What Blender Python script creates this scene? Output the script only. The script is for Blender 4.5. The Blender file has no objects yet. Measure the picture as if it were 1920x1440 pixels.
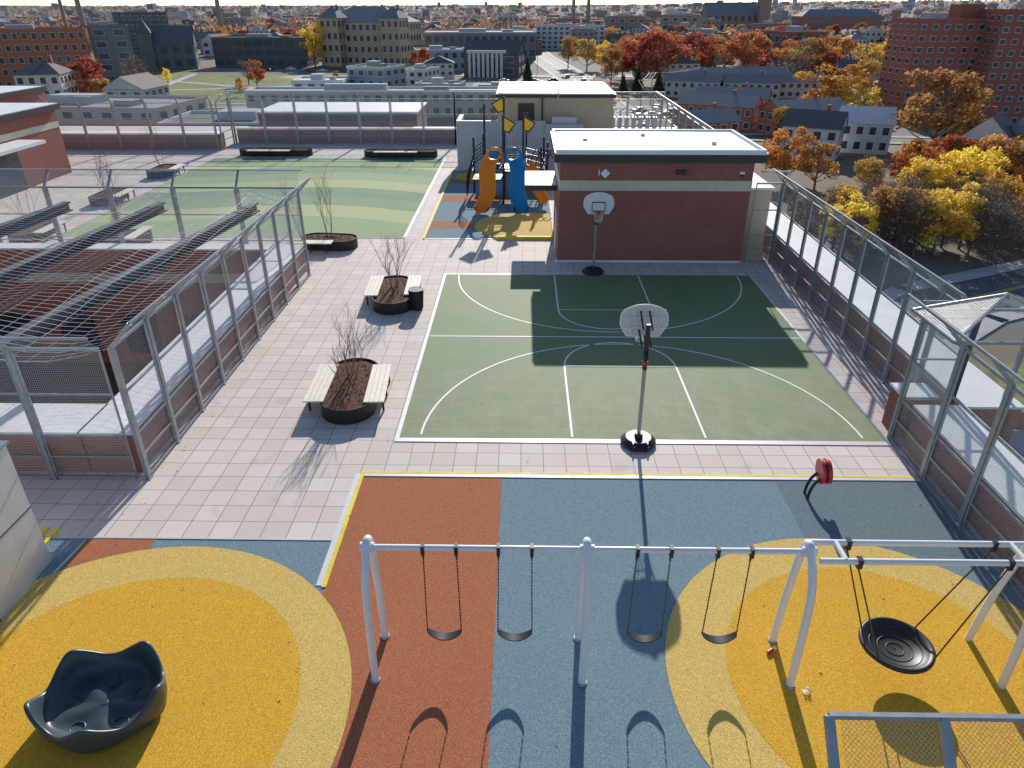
import bpy, math, random
from mathutils import Vector, Matrix
from mathutils import noise as MN
R=random.Random(7)
S=bpy.context.scene
PI=math.pi
# ------------------------------------------------------------ materials
def newmat(name):
    m=bpy.data.materials.new(name); m.use_nodes=True
    nt=m.node_tree; b=nt.nodes['Principled BSDF']
    return m,nt,nt.nodes,nt.links,b
def mixc(nt,fac,a,b,mode='MIX'):
    n=nt.nodes.new('ShaderNodeMix'); n.data_type='RGBA'; n.blend_type=mode
    for s,val in ((n.inputs[0],fac),(n.inputs[6],a),(n.inputs[7],b)):
        if hasattr(val,'is_output'): nt.links.new(val,s)
        elif isinstance(val,(int,float)): s.default_value=val
        else: s.default_value=tuple(val)+((1,) if len(val)==3 else ())
    return n.outputs[2]
def pos(nt): return nt.nodes.new('ShaderNodeNewGeometry').outputs['Position']
def math_(nt,op,a,b=None,c=None):
    n=nt.nodes.new('ShaderNodeMath'); n.operation=op
    for i,val in enumerate((a,b,c)):
        if val is None: continue
        if hasattr(val,'is_output'): nt.links.new(val,n.inputs[i])
        else: n.inputs[i].default_value=val
    return n.outputs[0]
def noise(nt,vec,scale,detail=3,rough=.6):
    n=nt.nodes.new('ShaderNodeTexNoise'); n.inputs['Scale'].default_value=scale
    n.inputs['Detail'].default_value=detail; n.inputs['Roughness'].default_value=rough
    nt.links.new(vec,n.inputs['Vector']); return n.outputs['Fac']
def ramp(nt,fac,stops,interp='LINEAR'):
    n=nt.nodes.new('ShaderNodeValToRGB'); n.color_ramp.interpolation=interp
    e=n.color_ramp.elements
    while len(e)<len(stops): e.new(0.5)
    for el,(p,c) in zip(e,stops):
        el.position=p; el.color=tuple(c)+(1,) if not isinstance(c,(int,float)) else (c,c,c,1)
    nt.links.new(fac,n.inputs[0]); return n.outputs[0]
def bump(nt,b,h,st=.3,dist=.02):
    n=nt.nodes.new('ShaderNodeBump'); n.inputs['Strength'].default_value=st; n.inputs['Distance'].default_value=dist
    nt.links.new(h,n.inputs['Height']); nt.links.new(n.outputs[0],b.inputs['Normal'])
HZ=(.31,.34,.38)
def haze(nt,col,y0=350,rng=3200,mx=.62):  # aerial haze painted into the base colour: bluish grey, stronger with distance along Y
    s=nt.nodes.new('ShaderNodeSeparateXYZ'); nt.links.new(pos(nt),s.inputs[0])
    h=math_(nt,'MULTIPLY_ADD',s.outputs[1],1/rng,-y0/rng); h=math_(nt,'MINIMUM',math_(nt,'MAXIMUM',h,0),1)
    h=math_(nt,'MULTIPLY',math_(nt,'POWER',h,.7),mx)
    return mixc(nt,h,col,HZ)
def plain(name,c,rough=.7,metal=0,var=.18,sc=3.0,bmp=0,sc2=None,objrand=0,spec=None,hz=False):
    m,nt,N,L,b=newmat(name); P=pos(nt)
    f=ramp(nt,noise(nt,P,sc,4),[(.3,0),(.7,1)])
    a=[x*(1-var) for x in c]; d=[min(1,x*(1+var)) for x in c]
    col=mixc(nt,f,a,d)
    if sc2: 
        f2=ramp(nt,noise(nt,P,sc2,2),[(.35,.0),(.65,1)])
        col=mixc(nt,f2,col,[x*(1-var*1.4) for x in c])
    if objrand:
        oi=N.new('ShaderNodeObjectInfo')
        v=math_(nt,'MULTIPLY_ADD',oi.outputs['Random'],objrand,1-objrand/2)
        vm=N.new('ShaderNodeVectorMath'); vm.operation='SCALE'; L.new(col,vm.inputs[0]); L.new(v,vm.inputs[3]); col=vm.outputs[0]
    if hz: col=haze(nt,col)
    L.new(col,b.inputs['Base Color'])
    b.inputs['Roughness'].default_value=rough; b.inputs['Metallic'].default_value=metal
    if spec is not None: b.inputs['Specular IOR Level'].default_value=spec
    if bmp: bump(nt,b,noise(nt,P,sc2 or sc*4,3),bmp,.02)
    return m
def rubber(name,c,gran=.35):
    m,nt,N,L,b=newmat(name); P=pos(nt)
    v=N.new('ShaderNodeTexVoronoi'); v.inputs['Scale'].default_value=70; L.new(P,v.inputs['Vector'])
    sp=N.new('ShaderNodeSeparateColor'); L.new(v.outputs['Color'],sp.inputs[0])
    col=mixc(nt,sp.outputs[0],[x*(1-gran) for x in c],[min(1,x*(1+gran)+.01) for x in c])
    big=ramp(nt,noise(nt,P,1.1,5),[(.3,0),(.75,1)])
    col=mixc(nt,math_(nt,'MULTIPLY',big,.22),col,[min(1,x*.8+.03) for x in c])
    n2=ramp(nt,noise(nt,P,22,2),[(.35,0),(.65,1)])
    col=mixc(nt,math_(nt,'MULTIPLY',n2,.22),col,[x*.72 for x in c])
    L.new(col,b.inputs['Base Color']); b.inputs['Roughness'].default_value=.9
    b.inputs['Specular IOR Level'].default_value=.2
    bump(nt,b,v.outputs['Distance'],.5,.01)
    return m
def brickmat(name,c1,c2,mort,scale=1,bw=.22,rh=.075,ms=.008,var=.25):
    m,nt,N,L,b=newmat(name); P=pos(nt)
    s=N.new('ShaderNodeSeparateXYZ'); L.new(P,s.inputs[0])
    xy=math_(nt,'ADD',s.outputs[0],s.outputs[1]); c=N.new('ShaderNodeCombineXYZ'); L.new(xy,c.inputs[0]); L.new(s.outputs[2],c.inputs[1])
    t=N.new('ShaderNodeTexBrick'); L.new(c.outputs[0],t.inputs['Vector']); t.inputs['Scale'].default_value=1
    t.inputs['Brick Width'].default_value=bw; t.inputs['Row Height'].default_value=rh; t.inputs['Mortar Size'].default_value=ms
    t.inputs['Color1'].default_value=tuple(c1)+(1,);t.inputs['Color2'].default_value=tuple(c2)+(1,);t.inputs['Mortar'].default_value=tuple(mort)+(1,)
    f=ramp(nt,noise(nt,P,.7,5),[(.3,0),(.7,1)])
    col=mixc(nt,math_(nt,'MULTIPLY',f,var),t.outputs[0],[x*.55 for x in c1])
    L.new(col,b.inputs['Base Color']); b.inputs['Roughness'].default_value=.85
    return m
def pavermat():
    m,nt,N,L,b=newmat('pavers'); P=pos(nt)
    t=N.new('ShaderNodeTexBrick'); t.offset=0; t.squash=1; L.new(P,t.inputs['Vector']); t.inputs['Scale'].default_value=1
    t.inputs['Brick Width'].default_value=.61; t.inputs['Row Height'].default_value=.61; t.inputs['Mortar Size'].default_value=.011
    t.inputs['Mortar Smooth'].default_value=.2
    t.inputs['Color1'].default_value=(.69,.59,.53,1);t.inputs['Color2'].default_value=(.80,.70,.64,1);t.inputs['Mortar'].default_value=(.20,.17,.15,1)
    f=ramp(nt,noise(nt,P,.35,6,.7),[(.35,0),(.7,1)])
    col=mixc(nt,math_(nt,'MULTIPLY',f,.3),t.outputs[0],(.50,.43,.385))
    g=ramp(nt,noise(nt,P,9,4,.7),[(.3,0),(.8,1)])
    col=mixc(nt,math_(nt,'MULTIPLY',g,.2),col,(.42,.36,.32))
    st=ramp(nt,noise(nt,P,.9,3,.5),[(.64,0),(.72,1)])
    col=mixc(nt,math_(nt,'MULTIPLY',st,.25),col,(.30,.26,.24))
    L.new(col,b.inputs['Base Color']); b.inputs['Roughness'].default_value=.75; b.inputs['Specular IOR Level'].default_value=.35
    bump(nt,b,t.outputs['Fac'],-.3,.006)
    return m
def meshmat(name,sp,w,c=(.5,.52,.53),diag=False,spv=None,wv=None):
    m,nt,N,L,b=newmat(name)
    uv=N.new('ShaderNodeUVMap').outputs[0]
    s=N.new('ShaderNodeSeparateXYZ'); L.new(uv,s.inputs[0]); u,v=s.outputs[0],s.outputs[1]
    if diag:
        u2=math_(nt,'ADD',u,v); v2=math_(nt,'SUBTRACT',u,v); u,v=u2,v2
    mu=math_(nt,'LESS_THAN',math_(nt,'FRACT',math_(nt,'MULTIPLY',u,1/sp)),w)
    mv=math_(nt,'LESS_THAN',math_(nt,'FRACT',math_(nt,'MULTIPLY',v,1/(spv or sp))),wv or w)
    f=math_(nt,'MAXIMUM',mu,mv)
    b.inputs['Base Color'].default_value=tuple(c)+(1,); b.inputs['Roughness'].default_value=.5; b.inputs['Metallic'].default_value=.3
    tr=N.new('ShaderNodeBsdfTransparent'); mx=N.new('ShaderNodeMixShader')
    L.new(f,mx.inputs[0]); L.new(tr.outputs[0],mx.inputs[1]); L.new(b.outputs[0],mx.inputs[2])
    L.new(mx.outputs[0],N['Material Output'].inputs[0]); return m
def leafmat(name,c1,c2,c3,k=1.5):
    c1,c2,c3=[[min(1,x*k+.01) for x in c] for c in (c1,c2,c3)]
    m,nt,N,L,b=newmat(name); N.remove(b)
    P=N.new('ShaderNodeTexCoord').outputs['Object']
    oi=N.new('ShaderNodeObjectInfo')
    f=ramp(nt,noise(nt,P,.55,3),[(.35,0),(.65,1)]); f2=ramp(nt,noise(nt,P,3.5,2),[(.3,0),(.7,1)])
    col=mixc(nt,f,c1,c2); col=mixc(nt,math_(nt,'MULTIPLY',f2,.6),col,c3)
    hs=N.new('ShaderNodeHueSaturation'); L.new(col,hs.inputs['Color']); hs.inputs['Saturation'].default_value=.95
    L.new(math_(nt,'MULTIPLY_ADD',oi.outputs['Random'],.05,.475),hs.inputs['Hue'])
    L.new(math_(nt,'MULTIPLY_ADD',oi.outputs['Random'],.5,.78),hs.inputs['Value'])
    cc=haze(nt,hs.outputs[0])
    d=N.new('ShaderNodeBsdfDiffuse'); t=N.new('ShaderNodeBsdfTranslucent'); mx=N.new('ShaderNodeMixShader'); mx.inputs[0].default_value=.45
    L.new(cc,d.inputs[0]); L.new(cc,t.inputs[0]); L.new(d.outputs[0],mx.inputs[1]); L.new(t.outputs[0],mx.inputs[2])
    L.new(mx.outputs[0],N['Material Output'].inputs[0]); return m

M={}
M['paver']=pavermat()
M['brown']=rubber('rubber_brown',(.45,.155,.07))
M['blue']=rubber('rubber_blue',(.195,.285,.33))
M['dblue']=rubber('rubber_slate',(.155,.22,.25))
M['gold']=rubber('rubber_gold',(.78,.42,.04))
M['ochre']=rubber('rubber_ochre',(.73,.51,.145))
M['yline']=plain('yellow_paint',(.82,.64,.03),.7)
M['brick']=brickmat('brick_red',(.30,.078,.055),(.38,.105,.07),(.34,.24,.2))
M['brickw']=brickmat('brick_light_well',(.40,.13,.08),(.46,.165,.10),(.38,.27,.2))
M['brickd']=brickmat('brick_dark',(.24,.09,.065),(.30,.12,.085),(.28,.21,.18))
M['tanb']=brickmat('brick_tan',(.60,.48,.29),(.64,.52,.33),(.48,.41,.3))
M['tan']=plain('tan_stone',(.62,.57,.45),.8,var=.08)
M['white']=plain('white_membrane',(.80,.80,.79),.55,var=.07,sc=.8)
M['whitep']=plain('white_paint',(.80,.81,.82),.35,var=.03)
M['line']=plain('court_line',(.82,.84,.80),.6,var=.06)
M['fascia']=plain('dark_fascia',(.045,.04,.04),.5)
M['galv']=plain('galvanized_steel',(.34,.37,.39),.42,.45,var=.18,sc=6)
M['galvd']=plain('galvanized_beam',(.13,.135,.14),.6,.3,var=.2,sc=3)
M['wire']=meshmat('wire_mesh',.05,.115,(.66,.68,.68))
M['wirebig']=meshmat('wire_mesh_near',.055,.12,(.55,.49,.38),diag=True)
M['net']=meshmat('net_mesh',.50,.02,(.6,.62,.63),spv=.26,wv=.06)
M['black']=plain('black_plastic',(.02,.022,.025),.45)
M['blackm']=plain('black_rubber',(.025,.027,.03),.6)
M['steelb']=plain('black_steel',(.03,.028,.027),.45,.3)
M['chain']=plain('chain_steel',(.10,.07,.06),.4,.7)
M['wood']=plain('bench_wood',(.82,.74,.61),.6,var=.1,sc=5)
M['mulch']=plain('mulch',(.22,.095,.055),.95,var=.6,sc=18,bmp=1.0,sc2=45)
M['bark']=plain('birch_bark',(.32,.17,.13),.8,var=.3,sc=8)
M['trunk']=plain('tree_bark',(.19,.145,.115),.9,var=.3,sc=4)
M['tub']=plain('slate_plastic',(.045,.068,.082),.36,var=.08)
M['red']=plain('red_plastic',(.6,.03,.03),.35,var=.05)
M['orange']=plain('orange_plastic',(.9,.29,.01),.35,var=.04)
M['slideb']=plain('blue_plastic',(.01,.24,.52),.3,var=.04)
M['navy']=plain('navy_paint',(.012,.018,.04),.4)
M['yelp']=plain('yellow_plastic',(.85,.55,.02),.4,var=.04)
M['gpanel']=plain('grey_metal_panel',(.62,.62,.63),.45,.15,var=.06,sc=1)
M['gscreen']=plain('grey_screen',(.45,.47,.50),.5,.1,var=.08,sc=1)
M['board']=plain('backboard_acrylic',(.66,.70,.72),.25,var=.05)
M['boardb']=plain('backboard_rear',(.58,.57,.56),.5,var=.1)
M['bframe']=plain('backboard_frame',(.78,.78,.77),.5,var=.05)
M['glass']=plain('window_glass',(.055,.07,.085),.15,var=.3,sc=.5)
M['wframe']=plain('window_frame',(.62,.62,.6),.6)
M['asph']=plain('asphalt',(.13,.13,.135),.8,var=.25,sc=.3,sc2=2)
M['conc']=plain('concrete',(.45,.44,.42),.85,var=.15,sc=.5)
M['wellf']=plain('well_floor',(.16,.10,.08),.9,var=.15,sc=.5)
M['grass']=plain('grass',(.22,.25,.07),.95,var=.35,sc=.06,sc2=.6)
M['dirt']=plain('infield_dirt',(.5,.36,.22),.95,var=.1)
def courtmat():
    m,nt,N,L,b=newmat('court_green'); P=pos(nt)
    f=ramp(nt,noise(nt,P,.5,6,.65),[(.3,0),(.75,1)])
    col=mixc(nt,f,(.155,.235,.095),(.205,.275,.13))
    s=N.new('ShaderNodeSeparateXYZ'); L.new(P,s.inputs[0])
    yy=math_(nt,'MINIMUM',math_(nt,'MAXIMUM',math_(nt,'MULTIPLY_ADD',s.outputs[1],-1/8,25/8),.12),1)
    col=mixc(nt,math_(nt,'MULTIPLY',yy,.3),col,(.28,.28,.17))
    mp=N.new('ShaderNodeMapping'); mp.inputs['Scale'].default_value=(1.2,.5,1); L.new(P,mp.inputs[0])
    g=ramp(nt,noise(nt,mp.outputs[0],1.3,7,.7),[(.45,0),(.78,1)])
    col=mixc(nt,math_(nt,'MULTIPLY',math_(nt,'MULTIPLY',g,yy),.75),col,(.40,.37,.25))
    w=N.new('ShaderNodeTexWave'); w.wave_type='RINGS'; w.rings_direction='Z'; w.inputs['Scale'].default_value=.45; w.inputs['Distortion'].default_value=9; w.inputs['Detail'].default_value=4; w.inputs['Detail Scale'].default_value=.6
    L.new(P,w.inputs['Vector']); ws=ramp(nt,w.outputs['Fac'],[(.80,0),(1,1)])
    col=mixc(nt,math_(nt,'MULTIPLY',math_(nt,'MULTIPLY',ws,yy),.22),col,(.38,.38,.26))
    g=ramp(nt,noise(nt,P,40,2,.7),[(.3,0),(.8,1)])
    col=mixc(nt,math_(nt,'MULTIPLY',g,.22),col,(.08,.135,.065))
    L.new(col,b.inputs['Base Color']); b.inputs['Roughness'].default_value=.72; b.inputs['Specular IOR Level'].default_value=.35; return m
M['court']=courtmat()
def fieldmat():
    m,nt,N,L,b=newmat('field_green'); P=pos(nt)
    s=N.new('ShaderNodeSeparateXYZ'); L.new(P,s.inputs[0])
    d=math_(nt,'SINE',math_(nt,'MULTIPLY_ADD',s.outputs[0],.22,1.0))
    y=math_(nt,'MULTIPLY_ADD',d,1.6,s.outputs[1])
    y=math_(nt,'MULTIPLY_ADD',s.outputs[0],.12,y)
    t=math_(nt,'MULTIPLY_ADD',y,1/24,-36/24)
    A=(.23,.33,.18);B=(.47,.52,.25);C=(.32,.41,.21);D=(.19,.29,.17)
    col=ramp(nt,t,[(0,C),(.09,B),(.2,A),(.30,D),(.40,B),(.5,C),(.6,A),(.7,B),(.8,D),(.9,B)],'CONSTANT')
    g=ramp(nt,noise(nt,P,14,3),[(.3,0),(.7,1)])
    col=mixc(nt,math_(nt,'MULTIPLY',g,.25),col,(.14,.22,.11))
    g=ramp(nt,noise(nt,P,.4,5),[(.4,0),(.7,1)])
    col=mixc(nt,math_(nt,'MULTIPLY',g,.2),col,(.40,.42,.28))
    L.new(col,b.inputs['Base Color']); b.inputs['Roughness'].default_value=.9; return m
M['field']=fieldmat()
def citymat():
    m,nt,N,L,b=newmat('city_ground'); P=pos(nt)
    a=noise(nt,P,.012,6,.7)
    col=ramp(nt,a,[(.3,(.19,.19,.09)),(.42,(.23,.19,.12)),(.5,(.19,.16,.12)),(.58,(.27,.26,.25)),(.7,(.16,.19,.08))])
    g=noise(nt,P,.15,5,.7); col=mixc(nt,math_(nt,'MULTIPLY',g,.6),col,(.10,.085,.06))
    g=ramp(nt,noise(nt,P,2.2,4,.7),[(.4,0),(.7,1)]); col=mixc(nt,math_(nt,'MULTIPLY',g,.4),col,(.25,.15,.07))
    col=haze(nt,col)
    L.new(col,b.inputs['Base Color']); b.inputs['Roughness'].default_value=.95; return m
M['city']=citymat()
def hillmat():
    m,nt,N,L,b=newmat('hill_woods'); P=pos(nt)
    a=noise(nt,P,.004,5,.7); g=noise(nt,P,.03,4,.8)
    col=ramp(nt,a,[(.3,(.22,.16,.13)),(.5,(.29,.19,.14)),(.6,(.18,.18,.16)),(.72,(.33,.22,.15))])
    col=mixc(nt,math_(nt,'MULTIPLY',g,.55),col,(.13,.14,.16))
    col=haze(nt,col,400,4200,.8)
    L.new(col,b.inputs['Base Color']); b.inputs['Roughness'].default_value=1; return m
M['hill']=hillmat()
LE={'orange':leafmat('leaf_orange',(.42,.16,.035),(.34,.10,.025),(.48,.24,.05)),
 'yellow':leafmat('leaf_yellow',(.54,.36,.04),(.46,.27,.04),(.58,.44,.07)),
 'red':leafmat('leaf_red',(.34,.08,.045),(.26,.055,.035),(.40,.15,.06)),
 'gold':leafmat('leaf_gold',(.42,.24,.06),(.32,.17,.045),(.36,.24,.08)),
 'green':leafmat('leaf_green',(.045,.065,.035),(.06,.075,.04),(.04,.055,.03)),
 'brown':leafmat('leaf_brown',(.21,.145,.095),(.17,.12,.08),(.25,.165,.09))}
WALL={}
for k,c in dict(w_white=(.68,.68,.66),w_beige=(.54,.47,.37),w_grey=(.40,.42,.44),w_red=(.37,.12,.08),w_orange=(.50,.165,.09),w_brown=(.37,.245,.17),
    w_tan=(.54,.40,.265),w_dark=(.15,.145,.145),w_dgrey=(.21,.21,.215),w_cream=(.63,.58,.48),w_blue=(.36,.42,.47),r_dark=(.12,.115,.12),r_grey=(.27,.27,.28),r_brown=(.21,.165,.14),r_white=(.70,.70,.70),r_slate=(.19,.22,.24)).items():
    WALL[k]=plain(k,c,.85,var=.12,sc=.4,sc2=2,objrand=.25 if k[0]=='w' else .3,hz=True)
# ------------------------------------------------------------ mesh builder
class MB:
    def __init__(s,cx=0,cy=0,cz=0,rot=0):
        s.v=[];s.f=[];s.m=[];s.sm=[];s.uv=[];s.mats=[];s.c=(cx,cy,cz);s.r=rot;s.hasuv=False
    def t(s,p):
        c,n=math.cos(s.r),math.sin(s.r)
        return (p[0]*c-p[1]*n+s.c[0],p[0]*n+p[1]*c+s.c[1],p[2]+s.c[2])
    def mi(s,m):
        if m not in s.mats: s.mats.append(m)
        return s.mats.index(m)
    def face(s,pts,mat,uv=None,sm=False):
        n=len(s.v); s.v+= [s.t(p) for p in pts]; s.f.append(tuple(range(n,n+len(pts)))); s.m.append(s.mi(mat)); s.sm.append(sm)
        if uv: s.hasuv=True
        s.uv+= list(uv) if uv else [(0,0)]*len(pts)
    def mesh(s,vs,fs,mat,sm=False):
        n=len(s.v); s.v+=[s.t(p) for p in vs]; k=s.mi(mat)
        for f in fs:
            s.f.append(tuple(i+n for i in f)); s.m.append(k); s.sm.append(sm); s.uv+=[(0,0)]*len(f)
    def box(s,x0,x1,y0,y1,z0,z1,mat,top=None):
        V=[(x0,y0,z0),(x1,y0,z0),(x1,y1,z0),(x0,y1,z0),(x0,y0,z1),(x1,y0,z1),(x1,y1,z1),(x0,y1,z1)]
        s.mesh(V,[(0,3,2,1),(0,1,5,4),(1,2,6,5),(2,3,7,6),(3,0,4,7)],mat); s.mesh(V[4:],[(0,1,2,3)],top or mat)
    def beam(s,p,q,w,h,mat,upv=(0,0,1)):
        p=Vector(p);q=Vector(q);d=(q-p).normalized();u=Vector(upv)
        if abs(d.dot(u))>.98: u=Vector((0,1,0))
        a=d.cross(u).normalized();b=a.cross(d).normalized();a*=w/2;b*=h/2
        V=[p-a-b,p+a-b,p+a+b,p-a+b,q-a-b,q+a-b,q+a+b,q-a+b]
        s.mesh([tuple(x) for x in V],[(0,1,2,3),(7,6,5,4),(0,4,5,1),(1,5,6,2),(2,6,7,3),(3,7,4,0)],mat)
    def tube(s,pts,r,mat,n=8,r2=None,cap=True):
        pts=[Vector(p) for p in pts]; V=[];k=len(pts); ref=None
        for i,p in enumerate(pts):
            d=(pts[min(i+1,k-1)]-pts[max(i-1,0)])
            d=d.normalized() if d.length>1e-9 else Vector((0,0,1))
            if ref is None:
                ref=Vector((1,0,0)) if abs(d.x)<.8 else Vector((0,1,0))
            a=(ref-d*ref.dot(d)).normalized(); ref=a; b=d.cross(a)
            rr=r if r2 is None else r+(r2-r)*i/(k-1)
            for j in range(n):
                t=2*PI*j/n; V.append(tuple(p+a*math.cos(t)*rr+b*math.sin(t)*rr))
        F=[]
        for i in range(k-1):
            for j in range(n): F.append((i*n+j,i*n+(j+1)%n,(i+1)*n+(j+1)%n,(i+1)*n+j))
        s.mesh(V,F,mat,True)
        if cap and n>3:
            s.mesh(V[:n],[tuple(range(n-1,-1,-1))],mat); s.mesh(V[-n:],[tuple(range(n))],mat)
    def disc(s,c,r0,r1,z0,z1,mat,n=32):
        V=[(c[0]+r0*math.cos(2*PI*i/n),c[1]+r0*math.sin(2*PI*i/n),z0) for i in range(n)]+[(c[0]+r1*math.cos(2*PI*i/n),c[1]+r1*math.sin(2*PI*i/n),z1) for i in range(n)]
        s.mesh(V,[(i,(i+1)%n,n+(i+1)%n,n+i) for i in range(n)],mat,True)
        s.mesh(V[n:],[tuple(range(n))],mat)
    def obj(s,name,col=None):
        me=bpy.data.meshes.new(name); me.from_pydata(s.v,[],s.f)
        for m in s.mats: me.materials.append(m)
        me.polygons.foreach_set('material_index',s.m); me.polygons.foreach_set('use_smooth',s.sm)
        if s.hasuv:
            l=me.uv_layers.new(name='UVMap'); l.data.foreach_set('uv',[x for p in s.uv for x in p])
        me.update()
        o=bpy.data.objects.new(name,me); S.collection.objects.link(o); return o
def inst(o,x,y,z,rot=0,sc=(1,1,1),name=None):
    n=bpy.data.objects.new(name or o.name.split('.')[0],o.data); S.collection.objects.link(n)
    n.location=(x,y,z); n.rotation_euler=(0,0,rot); n.scale=sc; return n
def catmull(P,n=8):
    P=[Vector(p) for p in P]; Q=[P[0]*2-P[1]]+P+[P[-1]*2-P[-2]]; out=[]
    for i in range(1,len(Q)-2):
        a,b,c,d=Q[i-1:i+3]
        for j in range(n):
            t=j/n; out.append(.5*((2*b)+(c-a)*t+(2*a-5*b+4*c-d)*t*t+(3*b-a-3*c+d)*t**3))
    out.append(P[-1]); return out
def rect(name,x0,x1,y0,y1,z,mat):
    b=MB(); b.face([(x0,y0,z),(x1,y0,z),(x1,y1,z),(x0,y1,z)],mat); return b.obj(name)
def circ(name,cx,cy,r,z,mat,clip=None,n=96,ry=None):
    pts=[(cx+r*math.cos(2*PI*i/n),cy+(ry or r)*math.sin(2*PI*i/n),z) for i in range(n)]
    if clip: pts=[(min(max(x,clip[0]),clip[1]),min(max(y,clip[2]),clip[3]),z) for x,y,z in pts]
    b=MB(); b.face(pts,mat); return b.obj(name)
GZ=-17.0
# ------------------------------------------------------------ roof deck
b=MB()
for x0,x1,y0,y1 in ((-10.2,13.0,-6,76),(-50,-10.2,31.3,76),(-50,-10.2,-6,15.4)):
    b.face([(x0,y0,0),(x1,y0,0),(x1,y1,0),(x0,y1,0)],M['paver'])
b.obj('paved_roof_deck')
b=MB()
for p,q in (((13.7,-20),(13.7,77)),((13.7,77),(-60,77)),((-60,77),(-60,-20)),((-60,-20),(13.7,-20))):
    b.face([(p[0],p[1],GZ),(q[0],q[1],GZ),(q[0],q[1],-.01),(p[0],p[1],-.01)],M['brick'])
for k in range(20):
    for z in (-14,-10.3,-6.6,-2.9):
        y=k*4-2; b.box(13.7,13.78,y,y+2,z-2,z,M['glass'])
b.obj('brick_school_building')
rect('play_surface_blue',-16,-4.2,-6,12.75,.004,M['blue'])
rect('play_surface_blue',-4.2,10.5,-6,15.3,.006,M['blue'])
rect('play_surface_slate',6.65,10.4,12.2,15.28,.010,M['dblue'])
rect('play_surface_brown',-4.18,-.5,3,15.28,.010,M['brown'])
rect('play_surface_brown',-10.1,-8.5,9,12.73,.008,M['brown'])
circ('play_surface_ochre_circle',-7.5,8.0,4.5,.014,M['ochre'])
circ('play_surface_gold_circle',-7.3,8.15,3.35,.018,M['gold'])
circ('play_surface_ochre_circle',6.75,9.0,4.0,.014,M['ochre'],(-9,10.45,-6,15))
circ('play_surface_gold_circle',6.85,9.05,2.95,.018,M['gold'])
b=MB()
b.box(-4.25,-4.15,11.25,15.42,0,.03,M['yline']); b.box(-4.15,10.45,15.30,15.42,0,.03,M['gpanel']); b.box(-4.25,10.45,15.42,15.50,0,.034,M['yline'])
b.box(-4.38,-4.25,11.3,15.42,0,.02,M['gpanel']); b.box(-10.95,-4.4,12.75,12.80,0,.02,M['gpanel'])
b.box(-11.05,-10.95,12.3,13.1,0,.04,M['yline']); b.box(-11.3,-11.2,12.3,13.1,0,.05,M['yline'])
b.obj('play_surface_edging')
# court
rect('basketball_court',-3.5,10.4,17.2,31.2,.02,M['court'])
b=MB(); zl=.026
def ln(x0,y0,x1,y1,w=.062):
    d=Vector((x1-x0,y1-y0,0)).normalized(); n=Vector((-d.y,d.x,0))*w/2
    b.face([(x0-n.x,y0-n.y,zl),(x1-n.x,y1-n.y,zl),(x1+n.x,y1+n.y,zl),(x0+n.x,y0+n.y,zl)],M['line'])
def arc(cx,cy,r,a0,a1,w=.062,n=64):
    for i in range(n):
        t0=a0+(a1-a0)*i/n;t1=a0+(a1-a0)*(i+1)/n
        b.face([(cx+(r+k)*math.cos(t),cy+(r+k)*math.sin(t),zl) for k,t in ((-w/2,t0),(w/2,t0),(w/2,t1),(-w/2,t1))],M['line'])
b.face([(-3.62,17.1,.012),(-3.5,17.1,.012),(-3.5,31.3,.012),(-3.62,31.3,.012)],M['line'])
ln(-3.45,24.28,10.35,24.28,.07)
arc(3.45,17.3,6.35,.01,PI-.01); arc(3.45,31.1,6.35,PI+.01,2*PI-.01)
for y0,y1,sgn in ((17.3,21.85,1),(31.1,26.95,-1)):
    ln(1.47,y0,1.47,y1);ln(5.3,y0,5.3,y1);ln(1.5,y1,5.27,y1)
    arc(3.385,y1+.03*sgn,1.9,0 if sgn>0 else PI,PI if sgn>0 else 2*PI)
b.obj('basketball_court_markings')
b=MB(); b.box(-3.62,10.5,17.0,17.195,0,.022,M['gpanel']); b.box(10.4,10.5,17.2,31.2,0,.022,M['gpanel']); b.box(-3.5,10.5,31.2,31.27,0,.02,M['gpanel']); b.obj('basketball_court_edging')
rect('synthetic_field',-25,-6.4,37,59,.01,M['field'])
b=MB(); b.box(-6.4,-6.25,37,59,0,.02,M['white']); b.box(-25,-6.25,36.88,37,0,.02,M['conc']); b.obj('synthetic_field_border')
rect('play_surface_blue',-5.2,1.65,36.9,54.4,.006,M['blue'])
rect('play_surface_brown',-5.15,-2.4,38.9,40.3,.010,M['brown'])
rect('play_surface_brown',-5.15,-.5,45,46.5,.010,M['brown'])
rect('play_surface_brown',-5.15,-2,50,51.2,.010,M['brown'])
circ('play_surface_ochre_circle',.2,39.4,2.9,.014,M['ochre'],(-5,1.6,37.0,54))
circ('play_surface_ochre_circle',-3.2,52.4,1.7,.014,M['gold'],(-5.1,1.6,37.0,54.3))
b=MB(); b.box(-5.32,-5.2,36.8,54.4,0,.05,M['yline']); b.box(-1.35,1.65,36.75,36.9,0,.16,M['yline']); b.box(-1.35,1.65,36.9,37.0,0,.16,M['tan']); b.box(-5.2,-1.35,36.8,36.9,0,.02,M['gpanel']); b.obj('play_surface_edging')
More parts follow.
